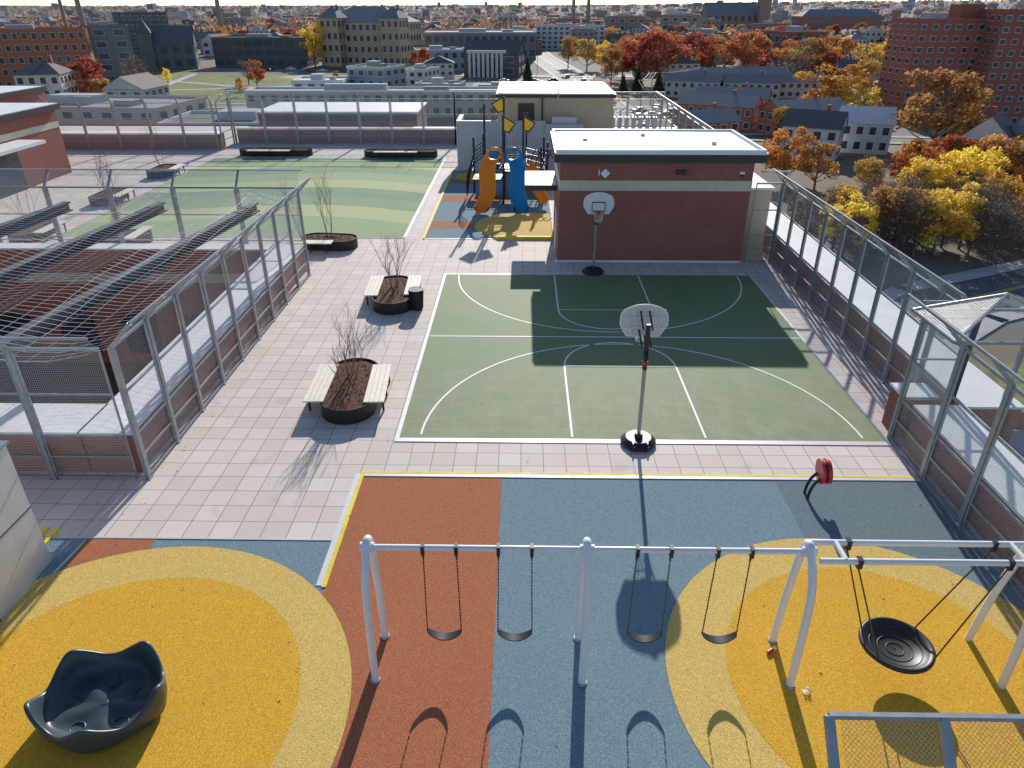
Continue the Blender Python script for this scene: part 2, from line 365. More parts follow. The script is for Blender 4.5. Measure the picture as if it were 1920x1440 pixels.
# ------------------------------------------------------------ fences
def fence(p0,p1,inw,H=3.8,arm=.62,bay=2.0,rails=(.08,.72,1.35,2.55),wire='wire',z0=0,name='mesh_fence',endposts=(True,True),post=.11):
    b=MB(); p0=Vector((p0[0],p0[1],0));p1=Vector((p1[0],p1[1],0)); L=(p1-p0).length; d=(p1-p0)/L; n=max(1,round(L/bay)); I=Vector((inw[0],inw[1],0))
    up=Vector((0,0,1)); st=L/n
    for i in range(n+1):
        p=p0+d*st*i
        if (i>0 or endposts[0]) and (i<n or endposts[1]):
            b.beam(p+up*z0,p+up*(H),post,post,M['galv']); b.beam(p+up*(H-.02),p+up*(H+arm)+I*arm,post*.8,post*.8,M['galv'],up)
            b.box(p.x-.1,p.x+.1,p.y-.1,p.y+.1,z0,z0+.02,M['galv'])
        if i<n:
            a=p+d*.10;c=p+d*(st-.10); off=I*.02
            for q in (a,c):
                b.beam(q+off+up*(z0+.05),q+off+up*(H-.05),.04,.045,M['galv'])
            for z in rails: b.beam(a+off+up*z,c+off+up*z,.045,.05,M['galv'])
            b.beam(a+up*(H-.03),c+up*(H-.03),.06,.07,M['galv'])
            b.beam(a-d*.1+up*(H+arm)+I*arm,c+d*.1+up*(H+arm)+I*arm,.055,.06,M['galv'])
            o=I*-.03
            s0=st*i;s1=s0+st-.2
            b.face([tuple(a+o+up*z0),tuple(c+o+up*z0),tuple(c+o+up*H),tuple(a+o+up*H)],M[wire],[(s0,0),(s1,0),(s1,H),(s0,H)])
            b.face([tuple(a+o+up*H),tuple(c+o+up*H),tuple(c+o+up*(H+arm)+I*arm),tuple(a+o+up*(H+arm)+I*arm)],M[wire],[(s0,0),(s1,0),(s1,arm*1.41),(s0,arm*1.41)])
    return b.obj(name)
def parapet(x0,x1,y0,y1,h=1.2,mat='brick',z0=0):
    b=MB(); b.box(x0,x1,y0,y1,z0,h,M[mat]); b.box(x0-.05,x1+.05,y0-.05,y1+.05,h,h+.07,M['white']); b.obj('parapet_wall')
fence((11.95,17.35),(11.95,33.1),(-1,0),bay=1.75); parapet(12.2,13.7,17.0,42,1.25)
fence((10.55,6.0),(10.55,17.35),(-1,0),endposts=(True,False)); parapet(10.8,12.1,-6,17.0,1.25)
fence((10.55,17.35),(11.95,17.35),(0,1),bay=1.4,arm=.3); fence((10.62,33.15),(11.95,33.15),(0,-1),bay=1.3,endposts=(False,True))
b=MB(); b.box(10.75,11.6,17.5,18.3,0,1.25,M['brick']); b.box(10.7,11.7,17.45,18.35,1.25,1.31,M['white']); b.obj('parapet_wall')
b=MB()
zc0=3.9; apx=(11.9,16.55,4.75)
cs=[(10.3,15.5,zc0),(13.6,15.5,zc0),(13.6,17.6,zc0),(10.3,17.6,zc0)]
for i in range(4):
    p,q=cs[i],cs[(i+1)%4]; b.beam(p,q,.07,.07,M['galv']); b.beam(p,apx,.055,.055,M['galv'])
    b.face([p,q,apx],M['wire'],[(0,0),(3,0),(1.5,1.5)])
for x,y in ((13.5,17.5),(13.5,15.6)): b.beam((x,y,1.3),(x,y,3.9),.1,.1,M['galv'])
b.obj('mesh_canopy_cage')
fence((3.25,4.35),(10.4,4.35),(0,1),wire='wirebig',bay=1.1,name='mesh_fence')
fence((3.2,0.9),(3.2,4.3),(-1,0),wire='wirebig',arm=.1)
fence((-9.8,15.15),(-9.8,31.0),(1,0),bay=1.75); fence((-26,15.1),(-9.95,15.1),(0,-1),bay=2.2,endposts=(True,False),arm=.45)
fence((-33,31.9),(-9.95,31.9),(0,1),bay=2.9,endposts=(True,False))
parapet(-11.4,-10.1,15.4,31.6,1.2); parapet(-40,-11.45,15.4,16.8,1.2); parapet(-40,-11.45,30.9,31.6,1.2)
b=MB()
def wellw(p,q,bands):
    for z0,z1,m in bands: b.face([(p[0],p[1],z0),(q[0],q[1],z0),(q[0],q[1],z1),(p[0],p[1],z1)],M[m])
BN=((-4.5,-.35,'brickw'),(-.35,.1,'tan'),(.1,1.2,'brickw'))
wellw((-11.43,16.83),(-11.43,30.87),BN); wellw((-40,30.87),(-11.43,30.87),BN); wellw((-40,16.83),(-11.43,16.83),BN); wellw((-30,16.83),(-30,30.87),BN)
b.face([(-40,16.8,-4.5),(-11.4,16.8,-4.5),(-11.4,30.9,-4.5),(-40,30.9,-4.5)],M['wellf'])
for k in range(6): b.box(-28+k*3,-26.4+k*3,30.75,30.86,-3.9,-1.9,M['glass'])
b.obj('light_well')
b=MB()
for p,q in (((-13.9,15.3),(-12.0,31.7)),((-18.1,15.3),(-16.2,31.7)),((-22.6,15.3),(-20.5,31.7))):
    b.beam((p[0],p[1],3.15),(q[0],q[1],3.15),.34,.06,M['galvd']); b.beam((p[0],p[1],2.98),(q[0],q[1],2.98),.08,.30,M['galvd']); b.beam((p[0],p[1],2.8),(q[0],q[1],2.8),.34,.06,M['galvd'])
nx,ny=24,16
for i in range(nx):
    for j in range(ny):
        P=[]
        for (a,c) in ((i,j),(i+1,j),(i+1,j+1),(i,j+1)):
            x=-9.85-a*20/nx; y=15.2+c*16.6/ny; xs=x+9.8-(y-15)*.11
            z=3.75-.42*abs(math.sin(xs/4.3*PI))
            P.append((x,y,z))
        b.face(P,M['net'],[(p[0]+.06*math.sin(p[1]*5),p[1]+.08*math.sin(p[0]*7)) for p in P],True)
b.obj('light_well_net_canopy')
fence((-39.7,62.3),(-26.0,62.6),(0,-1),bay=2.8); fence((-25.7,62.8),(-25.7,65.4),(1,0),bay=2.6); fence((-25.6,65.6),(-6,65.6),(0,-1),bay=2.8)
fence((-6,65.6),(12,65.6),(0,-1),bay=2.8); fence((11.95,40),(11.95,65.5),(-1,0),bay=2.6)
parapet(-41,-26,62.9,64.2,1.2,'brickd'); parapet(-25.5,13.7,65.9,67.2,1.2,'brickd'); parapet(12.2,13.7,42.1,65.8,1.2,'tanb')
b=MB(); b.box(-24.5,-9.8,69,76,-.1,2.2,M['brickd']); b.box(-24.6,-9.7,68.9,76.1,2.2,2.32,M['white']); b.box(-24.5,-9.8,68.95,68.99,1.5,2.2,M['fascia']); b.obj('roof_penthouse')
# ------------------------------------------------------------ roof buildings
b=MB(); B=M['brick']
b.box(1.7,10.5,33.2,38.8,0,3.4,B); b.box(1.685,10.515,33.185,38.815,3.4,3.86,M['tan']); b.box(1.7,10.5,33.2,38.8,3.86,4.75,B)
b.box(1.42,10.98,32.95,39.05,4.70,5.06,M['fascia']); b.box(1.42,10.98,32.95,39.05,5.06,5.14,M['white'])
b.box(1.75,10.7,33.25,38.75,5.14,5.17,M['whitep']); b.box(1.55,1.69,33.05,33.185,0,.12,M['white']); b.box(1.7,10.5,33.12,33.19,0,.08,M['white'])
for x0,x1,y0,y1 in ((1.5,10.9,33.0,33.12),(1.5,10.9,38.9,39.0),(1.5,1.62,33.12,38.9),(10.78,10.9,33.12,38.9)): b.box(x0,x1,y0,y1,5.14,5.26,M['whitep'])
b.box(.1,1.69,35.8,39.3,2.85,3.05,M['white']); b.box(.1,1.69,35.78,35.8,2.8,3.07,M['fascia'])
b.tube([(6.95,33.05,4.28),(7.4,33.05,4.28)],.09,M['fascia'],8); b.box(7.0,7.35,33.05,33.19,4.2,4.3,M['fascia']); b.box(9.85,10.05,33.0,33.19,4.2,4.3,M['whitep']); b.tube([(9.95,33.02,4.2),(9.95,33.02,4.1)],.07,M['fascia'],8)
b.tube([(3.75,33.09,4.2),(3.75,33.19,4.2)],.22,M['whitep'],4); b.box(3.45,3.5,33.15,33.19,4.1,4.35,M['whitep'])
b.box(1.62,1.69,34.5,35.6,0,2.2,M['gpanel'])
for x,y in ((3,36),(6,37.4),(9,35)): b.disc((x,y),.12,.12,5.17,5.3,M['gpanel'],12)
b.obj('brick_stair_bulkhead')
b=MB(); b.box(10.55,11.9,34.4,42,0,3.2,M['tanb']); b.box(10.5,12,34.3,42,3.2,3.3,M['white']); b.obj('tan_brick_wall')
b=MB(); b.box(-1.9,6.7,56.5,65.3,0,4.9,M['tanb']); b.box(-2.05,6.85,56.35,65.45,4.9,5.15,M['fascia']); b.box(-1.9,6.7,56.5,65.3,5.15,5.2,M['white'])
b.box(-.4,.8,56.4,56.49,3.2,4.5,M['fascia']); b.box(1.35,1.45,56.35,56.49,2,4.9,M['fascia']); b.box(2.5,2.58,55.9,56.0,2,5.6,M['galv']); b.box(2.1,3.9,55.0,56.2,3.0,3.7,M['gpanel'])
b.obj('tan_brick_penthouse')
b=MB(); b.box(-4.9,1.6,54.6,54.9,0,3.5,M['gscreen']); b.box(-4.9,-4.6,54.9,58,0,3.5,M['gscreen']); b.box(1.6,4.4,54.4,54.7,0,3.3,M['gscreen'])
for i in range(32): b.box(-4.9+i*.2,-4.84+i*.2,54.57,54.61,0,3.5,M['gpanel'])
b.obj('metal_equipment_screen')
b=MB()
for i in range(7):
    x=6.9+i*.55; b.box(x,x+.3,59,59.5,1.4,3.2,M['gpanel']); b.tube([(x+.15,59.2,3.1),(x+.15,59.2,3.7),(x+.4,59,3.8)],.07,M['white'],6)
b.box(6.8,10.8,58.6,60.5,0,1.5,M['gpanel']); b.obj('rooftop_air_handler')
b=MB(); b.box(-50,-33.5,44,53.4,0,3.2,M['brick']); b.box(-50,-33.48,43.98,53.42,3.2,3.6,M['tan']);b.box(-50,-33.5,44,53.4,3.6,4.4,M['brick'])
b.box(-50,-33.2,43.7,53.7,4.4,4.75,M['fascia']); b.box(-50,-33.3,43.8,53.6,4.75,4.8,M['white']); b.box(-33.47,-31.6,43.6,48.5,2.9,3.1,M['white'])
b.box(-33.49,-33.4,44.5,48,0,2.7,M['glass']); b.obj('brick_stair_bulkhead')
b=MB(); b.box(-60,-41.2,57.5,65,0,3.6,M['tanb']); b.box(-60,-41.2,57.5,65,3.6,4.5,M['brick']); b.box(-60,-41,57.2,65.2,4.5,4.8,M['fascia']); b.box(-60,-41.2,57.4,65,4.8,4.84,M['white']); b.obj('brick_penthouse')
b=MB(); b.box(-15,-10.5,3,12.0,0,3.1,M['gpanel']); b.box(-15.05,-10.45,2.95,12.05,3.1,3.16,M['galv'])
for y in (4.8,6.6,8.4,10.2): b.box(-10.5,-10.485,y,y+.025,0,3.1,M['fascia'])
b.box(-10.5,-10.484,3,12,1.5,1.52,M['fascia'])
b.obj('metal_panel_bulkhead')
# ------------------------------------------------------------ saplings, planters
def branches(b,base,d,L,r,depth,rng,mat,spread=.5,n=4):
    p=Vector(base); pts=[p]; d=Vector(d).normalized(); seg=3
    for i in range(seg):
        d=(d+Vector((rng.uniform(-.15,.15),rng.uniform(-.15,.15),.06))).normalized(); p=p+d*L/seg; pts.append(p)
    b.tube(pts,r,mat,n,r*.55,cap=False)
    if depth>0:
        for k in range(rng.choice((2,3,3,4))):
            q=pts[rng.choice((1,2,3,3))]; nd=(d+Vector((rng.uniform(-1,1),rng.uniform(-1,1),rng.uniform(-.1,.6)))*spread).normalized()
            branches(b,q,nd,L*rng.uniform(.5,.75),r*.55,depth-1,rng,mat,spread,3)
def birch(x,y,z,h,seed,stems=5,leaves=0):
    rng=random.Random(seed); b=MB()
    for i in range(stems):
        a=rng.uniform(0,2*PI); e=.22
        branches(b,(x+.12*math.cos(a),y+.12*math.sin(a),z),(math.cos(a)*e,math.sin(a)*e,1),h*.5,.017,3,rng,M['bark'],.42)
    if leaves:
        for _ in range(leaves):
            p=Vector((x+rng.gauss(0,.25),y+rng.gauss(0,.25),z+h*rng.uniform(.5,1))); s=.03
            b.face([tuple(p+Vector((rng.uniform(-s,s),rng.uniform(-s,s),rng.uniform(-s,s)))) for _ in range(3)],LE['yellow'])
    return b.obj('birch_sapling')
def stadium(L,W,n=14,k=0):
    r=W/2-k; a=L/2-W/2; P=[]
    for i in range(n+1): t=PI*i/n; P.append((r*math.cos(t),a+r*math.sin(t)))
    for i in range(n+1): t=PI+PI*i/n; P.append((r*math.cos(t),-a+r*math.sin(t)))
    return P
def planter(x,y,L,W,rot,h=.5):
    b=MB(x,y,0,rot); o=stadium(L,W);i=stadium(L,W,k=.03);n=len(o)
    for k in range(n):
        m=(k+1)%n
        b.face([(*o[k],.02),(*o[m],.02),(*o[m],h),(*o[k],h)],M['steelb'],sm=True)
        b.face([(*i[k],h),(*i[m],h),(*i[m],h-.2),(*i[k],h-.2)],M['steelb'],sm=True)
        b.face([(*o[k],h),(*o[m],h),(*i[m],h),(*i[k],h)],M['steelb'])
    rings=6; rng=random.Random(3)
    prev=None
    for q in range(rings+1):
        f=1-q/rings
        cur=[(px*f,py*f,h-.07+.07*math.sin(q/rings*PI/2)+rng.uniform(-.02,.02)*(q>0)) for px,py in i]
        if prev:
            for k in range(n): b.face([prev[k],prev[(k+1)%n],cur[(k+1)%n],cur[k]],M['mulch'],sm=True)
        prev=cur
    for _ in range(300):
        t=rng.uniform(0,2*PI); q=math.sqrt(rng.random())*.9; p=Vector((math.cos(t)*W/2*q,math.sin(t)*L/2*q*.93,h-.01)); s=.05
        b.face([tuple(p+Vector((rng.uniform(-s,s),rng.uniform(-s,s),rng.uniform(-.02,.04)))) for _ in range(3)],M['mulch'])
    return b.obj('steel_tree_planter')
def bench(x,y,rot,L=2.5,W=.58):
    b=MB(x,y,0,rot); ns=4; sw=W/ns
    for k in range(ns): b.box(-W/2+k*sw+.005,-W/2+(k+1)*sw-.005,-L/2,L/2,.50,.545,M['wood'])
    for yy in (-L*.36,0,L*.36):
        b.box(-W/2+.04,W/2-.04,yy-.03,yy+.03,.42,.50,M['steelb'])
        b.box(-W/2+.06,-W/2+.12,yy-.03,yy+.03,.02,.42,M['steelb']); b.box(W/2-.12,W/2-.06,yy-.03,yy+.03,.02,.42,M['steelb'])
    return b.obj('slatted_bench')
r6=math.radians(6)
planter(-5.38,19.65,3.55,1.62,r6); bench(-6.28,19.6,math.radians(2),2.5,.62); bench(-4.5,19.6,math.radians(4),2.5,.62)
planter(-5.4,28.0,3.4,1.6,r6); bench(-6.25,28.3,math.radians(3),2.4); bench(-4.62,28.4,math.radians(3),2.3)
birch(-5.45,20.1,.4,2.1,5,6); birch(-5.5,19.3,.4,1.6,6,4); birch(-5.4,28.3,.4,2.2,8,7); birch(-5.2,27.6,.4,1.4,9,3)
planter(-9.9,35.4,2.9,1.5,PI/2-.1); bench(-10.6,34.45,PI/2,2.2); birch(-9.9,35.5,.4,3.2,11,4,30); birch(-11.3,35.6,.4,2.6,12,3,15)
for x,y,L in ((-20.4,60.4,6),(-10,59.9,6)):
    planter(x,y,L,1.3,PI/2); bench(x-.3,y-.9,PI/2,3.5); birch(x-1.5,y,.4,3.2,int(x*7)+99,3,10); birch(x+1.5,y,.4,3.0,int(x*9)+299,3)
for x,y,s in ((-26.3,52.6,31),(-26.2,44.8,32),(-26.2,37,33),(-21,36,34)):
    planter(x,y,3.2,1.4,0 if s<34 else PI/2); bench(x+1,y,0,2.3); birch(x,y,.4,3.3,s,4,10)
b=MB(); n=24; b.disc((-4.3,27.0),.23,.29,.02,.85,M['black'],n); b.tube([(-4.3+.30*math.cos(2*PI*i/n),27+.30*math.sin(2*PI*i/n),.84) for i in range(n+1)],.02,M['black'],6)
for i in range(n): t=2*PI*i/n; b.beam((-4.3+.25*math.cos(t),27+.25*math.sin(t),.05),(-4.3+.3*math.cos(t),27+.3*math.sin(t),.8),.02,.02,M['steelb'])
b.obj('trash_can')
# ------------------------------------------------------------ basketball hoops
def hoop(x,y,sg,zb=2.75):
    b=MB(x,y,0,0 if sg>0 else PI)
    n=40; b.disc((0,0),.50,.50,.03,.10,M['black'],n); b.disc((0,0),.50,.36,.10,.22,M['black'],n); b.disc((0,0),.12,.10,.22,.34,M['black'],16)
    for xx in (-.2,.2):
        b.tube([(xx-.03,-.46,.09),(xx+.03,-.46,.09)],.07,M['blackm'],12); b.box(xx-.02,xx+.02,-.40,-.25,.2,.24,M['whitep'])
    pm=M['galv']
    b.beam((0,0,.2),(0,.12,zb-.1),.09,.09,pm)
    b.beam((0,.10,zb-.75),(0,.14,zb+.55),.11,.11,M['black']); 
    for xx in (-.12,.12):
        b.beam((xx,.12,zb-.1),(xx,.78,zb+.1),.04,.05,M['black']); b.beam((xx,.12,zb+.4),(xx,.78,zb+.65),.04,.05,M['black'])
    b.beam((0,-.15,zb-.35),(0,.5,zb+.05),.06,.06,M['black']); b.tube([(0,.06,zb-.62),(0,.08,zb-.5)],.075,M['red'],8)
    yb=.80; zc=zb-.08
    W=.64
    out=[(-.45,zc),(.45,zc),(W,zc+.32),(W,zc+.5)]
    for i in range(1,12):
        t=PI*i/12; out.append((W*math.cos(t)*1.0,zc+.55+.36*math.sin(t)))
    out+=[(-W,zc+.5),(-W,zc+.32)]
    k=len(out); F=[(px,yb+.03,pz) for px,pz in out]; Bk=[(px,yb,pz) for px,pz in out]
    b.mesh(F,[tuple(range(k-1,-1,-1))],M['board']); b.mesh(Bk,[tuple(range(k))],M['boardb'])
    b.mesh(F+Bk,[(i,(i+1)%k,k+(i+1)%k,k+i) for i in range(k)],M['white'])
    b.tube([(px,yb+.015,pz) for px,pz in out+[out[0]]],.022,M['bframe'],6)
    for a in (-.55,-.3,0,.3,.55): b.beam((a*.6,yb-.02,zc+.1),(a*1.0,yb-.02,zc+.8),.018,.02,M['bframe'])
    for zz in (.25,.55): b.beam((-.58,yb-.02,zc+zz),(.58,yb-.02,zc+zz),.018,.02,M['bframe'])
    for (x0,z0,x1,z1) in ((-.28,.12,.28,.12),(-.28,.5,.28,.5),(-.28,.12,-.28,.5),(.28,.12,.28,.5)):
        b.beam((x0,yb+.045,zc+z0),(x1,yb+.045,zc+z1),.02,.04,M['fascia'])
    rc=(0,yb+.30); zr=zb+.0
    b.tube([(rc[0]+.23*math.cos(2*PI*i/24),rc[1]+.23*math.sin(2*PI*i/24),zr) for i in range(25)],.014,M['red'],6)
    b.box(-.09,.09,yb+.03,yb+.09,zr-.1,zr+.03,M['red'])
    for i in range(12):
        t=2*PI*i/12
        for dt in (-.26,.26):
            P=[(rc[0]+r*math.cos(t+dt*q),rc[1]+r*math.sin(t+dt*q),zr-zz) for q,r,zz in ((0,.23,0),(1,.17,.18),(2,.12,.38))]
            b.tube(P,.006,M['white'],3,cap=False)
    b.obj('basketball_hoop')
hoop(3.32,17.05,1,3.05); hoop(3.28,31.55,-1,3.05)
# ------------------------------------------------------------ swing sets
WP=M['whitep']
b=MB()
yb=9.45
def leg(x,yf,ybk,yt,zt=2.8):
    P=catmull([(x,yf,0),(x,yf+.02,1.2),(x,yf+.10,2.2),(x,yt-.12,zt-.06),(x,yt+.05,zt+.05),(x,yt+.22,zt-.25),(x,ybk-.1,1.3),(x,ybk,0)],6); b.tube(P,.070,WP,12)
    for yy in (yf,ybk): b.disc((x,yy),.10,.09,.018,.04,M['galv'],12)
for x in (-2.65,1.15,4.95): leg(x,8.92,9.95,yb)
b.tube([(-2.65,yb,2.72),(4.95,yb,2.72)],.055,WP,12)
for x in (-2.65,1.15,4.95): b.tube([(x-.12,yb,2.72),(x+.12,yb,2.72)],.09,WP,12)
b.obj('swing_frame')
def swing(xa,xb_):
    b=MB(); zs=.72; c=(xa+xb_)/2; hw=.315
    for x in (xa,xb_):
        b.box(x-.03,x+.03,yb-.065,yb+.065,2.60,2.79,M['black']); b.tube([(x,yb,2.62),(x,yb,2.5)],.02,M['black'],6)
        xx=c+(hw if x>c else -hw); n=50
        for i in range(n):
            z0=2.6+(zs-2.6)*i/n; z1=2.6+(zs-2.6)*(i+1)/n; X0=x+(xx-x)*i/n; X1=x+(xx-x)*(i+1)/n
            if i%2: b.beam((X0,yb,z0+.008),(X1,yb,z1-.008),.024,.007,M['chain'])
            else: b.beam((X0,yb,z0+.008),(X1,yb,z1-.008),.007,.024,M['chain'],(0,1,0))
    n=14; T=[];Bt=[]
    for i in range(n+1):
        t=-1+2*i/n; X=c+t*hw; z=zs-.16*(1-t*t)**.9; w=.085*(1-.35*abs(t)**3)
        T+=[(X,yb-w,z+.02),(X,yb+w,z+.02)]; Bt+=[(X,yb-w,z-.005),(X,yb+w,z-.005)]
    F=[(2*i,2*i+2,2*i+3,2*i+1) for i in range(n)]
    b.mesh(T,F,M['blackm'],True); b.mesh(Bt,[f[::-1] for f in F],M['blackm'],True)
    k=len(T); b.mesh(T+Bt,[(2*i,k+2*i,k+2*i+2,2*i+2) for i in range(n)]+[(2*i+1,2*i+3,k+2*i+3,k+2*i+1) for i in range(n)],M['blackm'])
    b.obj('belt_swing')
for a,c in ((-1.69,-1.11),(-.38,.2),(2.02,2.6),(3.4,3.98)): swing(a,c)
b=MB()
for y in (9.15,9.62): b.tube([(5.02,y,2.78),(8.95,y,2.78)],.055,WP,12)
for x in (5.45,8.45): b.tube([(x,9.15,2.80),(x,9.62,2.80)],.045,WP,10)
x=8.8
b.tube(catmull([(x,8.95,0),(x,9.0,1.4),(x,9.12,2.6),(x,9.15,2.8)],6),.068,WP,12); b.tube(catmull([(x,10.05,0),(x,9.9,1.4),(x,9.68,2.6),(x,9.62,2.8)],6),.068,WP,12)
b.obj('swing_frame')
b=MB(); cx,cy,cz=6.93,9.35,.62; n=48
prof=[(.02,-.13),(.25,-.12),(.42,-.08),(.54,.0),(.60,.05),(.64,.03),(.64,-.03),(.55,-.08),(.42,-.14),(.2,-.18),(.01,-.19)]
V=[(cx+r*math.cos(2*PI*i/n),cy+r*math.sin(2*PI*i/n),cz+z) for r,z in prof for i in range(n)]
b.mesh(V,[(a*n+i,a*n+(i+1)%n,(a+1)*n+(i+1)%n,(a+1)*n+i) for a in range(len(prof)-1) for i in range(n)],M['black'],True)
for r in (.15,.3,.45): b.tube([(cx+r*math.cos(2*PI*i/n),cy+r*math.sin(2*PI*i/n),cz-.125+.09*(r/.5)**3) for i in range(n+1)],.012,M['black'],6)
for sx in (-1,1):
    for sy in (-1,1):
        b.tube([(cx+sx*.5,cy+sy*.36,cz+.05),(cx+sx*1.25,9.385+sy*.235,2.66)],.014,M['chain'],6)
        b.box(cx+sx*1.25-.04,cx+sx*1.25+.04,9.385+sy*.235-.06,9.385+sy*.235+.06,2.66,2.85,M['black'])
b.obj('saucer_swing')
# ------------------------------------------------------------ lobed tub spinner
b=MB(-7.25,8.2,0,0); n=120; P0=math.radians(66)
def c5(t): return math.cos(5*(t-P0))
def sq(t): return .93+.035*c5(t)
def rimz(t): return .57+.13*c5(t)+.05*max(0,c5(t))**3+.03*math.sin(t)
rows=[]
def row(fr,fz):
    rows.append([( sq(t)*fr(t)*math.cos(t)*1.14, sq(t)*fr(t)*math.sin(t)*.98, fz(t)) for t in [2*PI*i/n for i in range(n)]])
row(lambda t:.74,lambda t:.03); row(lambda t:.86,lambda t:.05); row(lambda t:.95,lambda t:.13)
row(lambda t:1.0,lambda t:rimz(t)*.55); row(lambda t:1.02,lambda t:rimz(t)-.05); row(lambda t:1.02,lambda t:rimz(t)-.01); row(lambda t:1.0,lambda t:rimz(t)+.015); row(lambda t:.96,lambda t:rimz(t)+.012); row(lambda t:.935,lambda t:rimz(t)-.02)
row(lambda t:.88,lambda t:.24+.5*(rimz(t)-.24)); row(lambda t:.82+.03*c5(t),lambda t:.23)
row(lambda t:.72+.03*c5(t),lambda t:.19); row(lambda t:.54,lambda t:.19+.03*c5(t)); row(lambda t:.38,lambda t:.20+.03*c5(t)); row(lambda t:.22,lambda t:.225); row(lambda t:.02,lambda t:.23)
V=[p for r in rows for p in r]
b.mesh(V,[(a*n+i,a*n+(i+1)%n,(a+1)*n+(i+1)%n,(a+1)*n+i) for a in range(len(rows)-1) for i in range(n)],M['tub'],True)
for k in range(5):
    t=P0+PI/5+k*2*PI/5; c=(.60*math.cos(t),.50*math.sin(t)); b.tube([(c[0]+.12*math.cos(2*PI*i/20),c[1]+.11*math.sin(2*PI*i/20),.175) for i in range(21)],.018,M['tub'],8)
b.disc((0,0),.07,.05,.225,.24,M['tub'],20)
b.disc((0,0),.5,.5,.0,.05,M['black'],32)
b.obj('spinner_tub')
b=MB(7.45,14.62,0,math.radians(-4))
for yy in (-.13,.13): b.tube(catmull([(-.22,yy,0),(-.20,yy,.25),(-.12,yy,.5),(.04,yy,.70)],6),.038,M['blackm'],8)
b.tube([(.03,0,.78),(.10,0,.79)],.29,M['blackm'],28); b.tube([(.10,0,.79),(.19,0,.80)],.32,M['red'],28); b.tube([(-.04,0,.775),(.03,0,.78)],.32,M['red'],28)
b.obj('play_drum')
b=MB(4.75,9.62,0,.6); b.tube([(0,0,.055),(.15,0,.055)],.035,M['red'],10); b.tube([(.15,0,.055),(.22,0,.055)],.036,M['white'],10); b.obj('drink_bottle')
b=MB(5.2,8.75,0,.2); rng=random.Random(2)
for i in range(9): p=Vector((rng.uniform(-.06,.06),rng.uniform(-.06,.06),.06)); b.face([tuple(p+Vector((rng.uniform(-.07,.07),rng.uniform(-.07,.07),rng.uniform(-.03,.05)))) for _ in range(4)],M['white'])
b.obj('crumpled_paper')
b=MB(); rng=random.Random(12)
for i in range(380):
    x=rng.uniform(-15,10);y=rng.uniform(6,40) 
    if rng.random()<.65: x=rng.choice((-9.4,11.6,-3.9,10.2))+abs(rng.gauss(0,.3))*rng.choice((-1,1))
    s=rng.uniform(.015,.035); a=rng.uniform(0,6)
    b.face([(x+s*math.cos(a+k*PI/2)*(1 if k%2 else .6),y+s*math.sin(a+k*PI/2)*(1 if k%2 else .6),.036+rng.uniform(0,.02)) for k in range(4)],LE[rng.choice(('brown','gold','orange'))])
b.obj('fallen_leaves')
# ------------------------------------------------------------ playground structure
b=MB(); NV=M['navy']
posts=[(-2.4,44.2,4.1),(-1.2,44.2,5.2),(.0,44.2,4.3),(1.1,45.2,3.2),(-2.4,45.8,5.6),(-1.2,45.8,6.0),(.0,45.8,5.1),(1.3,46.6,3.6),(-3.2,47.4,3.4),(-1.2,47.6,4.2),(.2,48.0,4.8),(1.6,48.2,3.0)]
for x,y,z in posts: b.tube([(x,y,0),(x,y,z)],.065,NV,8); b.disc((x,y),.08,.02,z,z+.1,NV,8)
for x0,x1,y0,y1,z in ((-2.4,0,44.2,45.8,2.2),(-1.2,.2,45.8,47.8,1.7),(0,1.3,45.2,46.6,1.5),(-3.2,-1.2,45.8,47.5,1.2)):
    b.box(x0,x1,y0,y1,z-.08,z,NV)
    for zz in (z+.5,z+.95):
        b.tube([(x0,y1,zz),(x1,y1,zz)],.03,NV,6); b.tube([(x1,y0,zz),(x1,y1,zz)],.03,NV,6); b.tube([(x0,y0,zz),(x0,y1,zz)],.03,NV,6)
    for k in range(5): 
        xx=x0+(x1-x0)*k/4; b.tube([(xx,y1,z),(xx,y1,z+.95)],.02,NV,5)
for x,y,z,s in ((-1.2,44.2,5.2,1),(-1.2,45.8,6.1,-1),(0.0,45.8,5.0,1)):
    P=[(x,y,z),(x,y,z-.8),(x+s*.35,y-.1,z-.9),(x+s*.72,y-.15,z-.4)]
    b.face(P,M['yelp']); b.face([(p[0],p[1]+.03,p[2]) for p in P][::-1],M['yelp']); b.tube(P+[P[0]],.05,NV,6)
for k in range(4):
    x=.9+k*.35; b.tube(catmull([(x-.4,47.2,0),(x-.5,47,1.6),(x-.1,46.6,2.9),(x+.3,46.3,2.4)],5),.035,NV,6)
for k in range(8):
    b.tube([(.2,47.4,.4+k*.35),(1.5,46.8,.3+k*.33)],.025,NV,5)
for k in range(5): b.tube(catmull([(-3.6,46,.1),(-3.5+k*.1,45.6+k*.2,1.6+.3*k),(-2.6,45.9,2.6+.2*k)],4),.03,NV,6)
b.box(-2.3,-1.3,45.75,45.8,2.3,3.0,M['slideb']); b.box(-.1,-.02,44.4,45.6,2.4,3.1,M['yelp'])
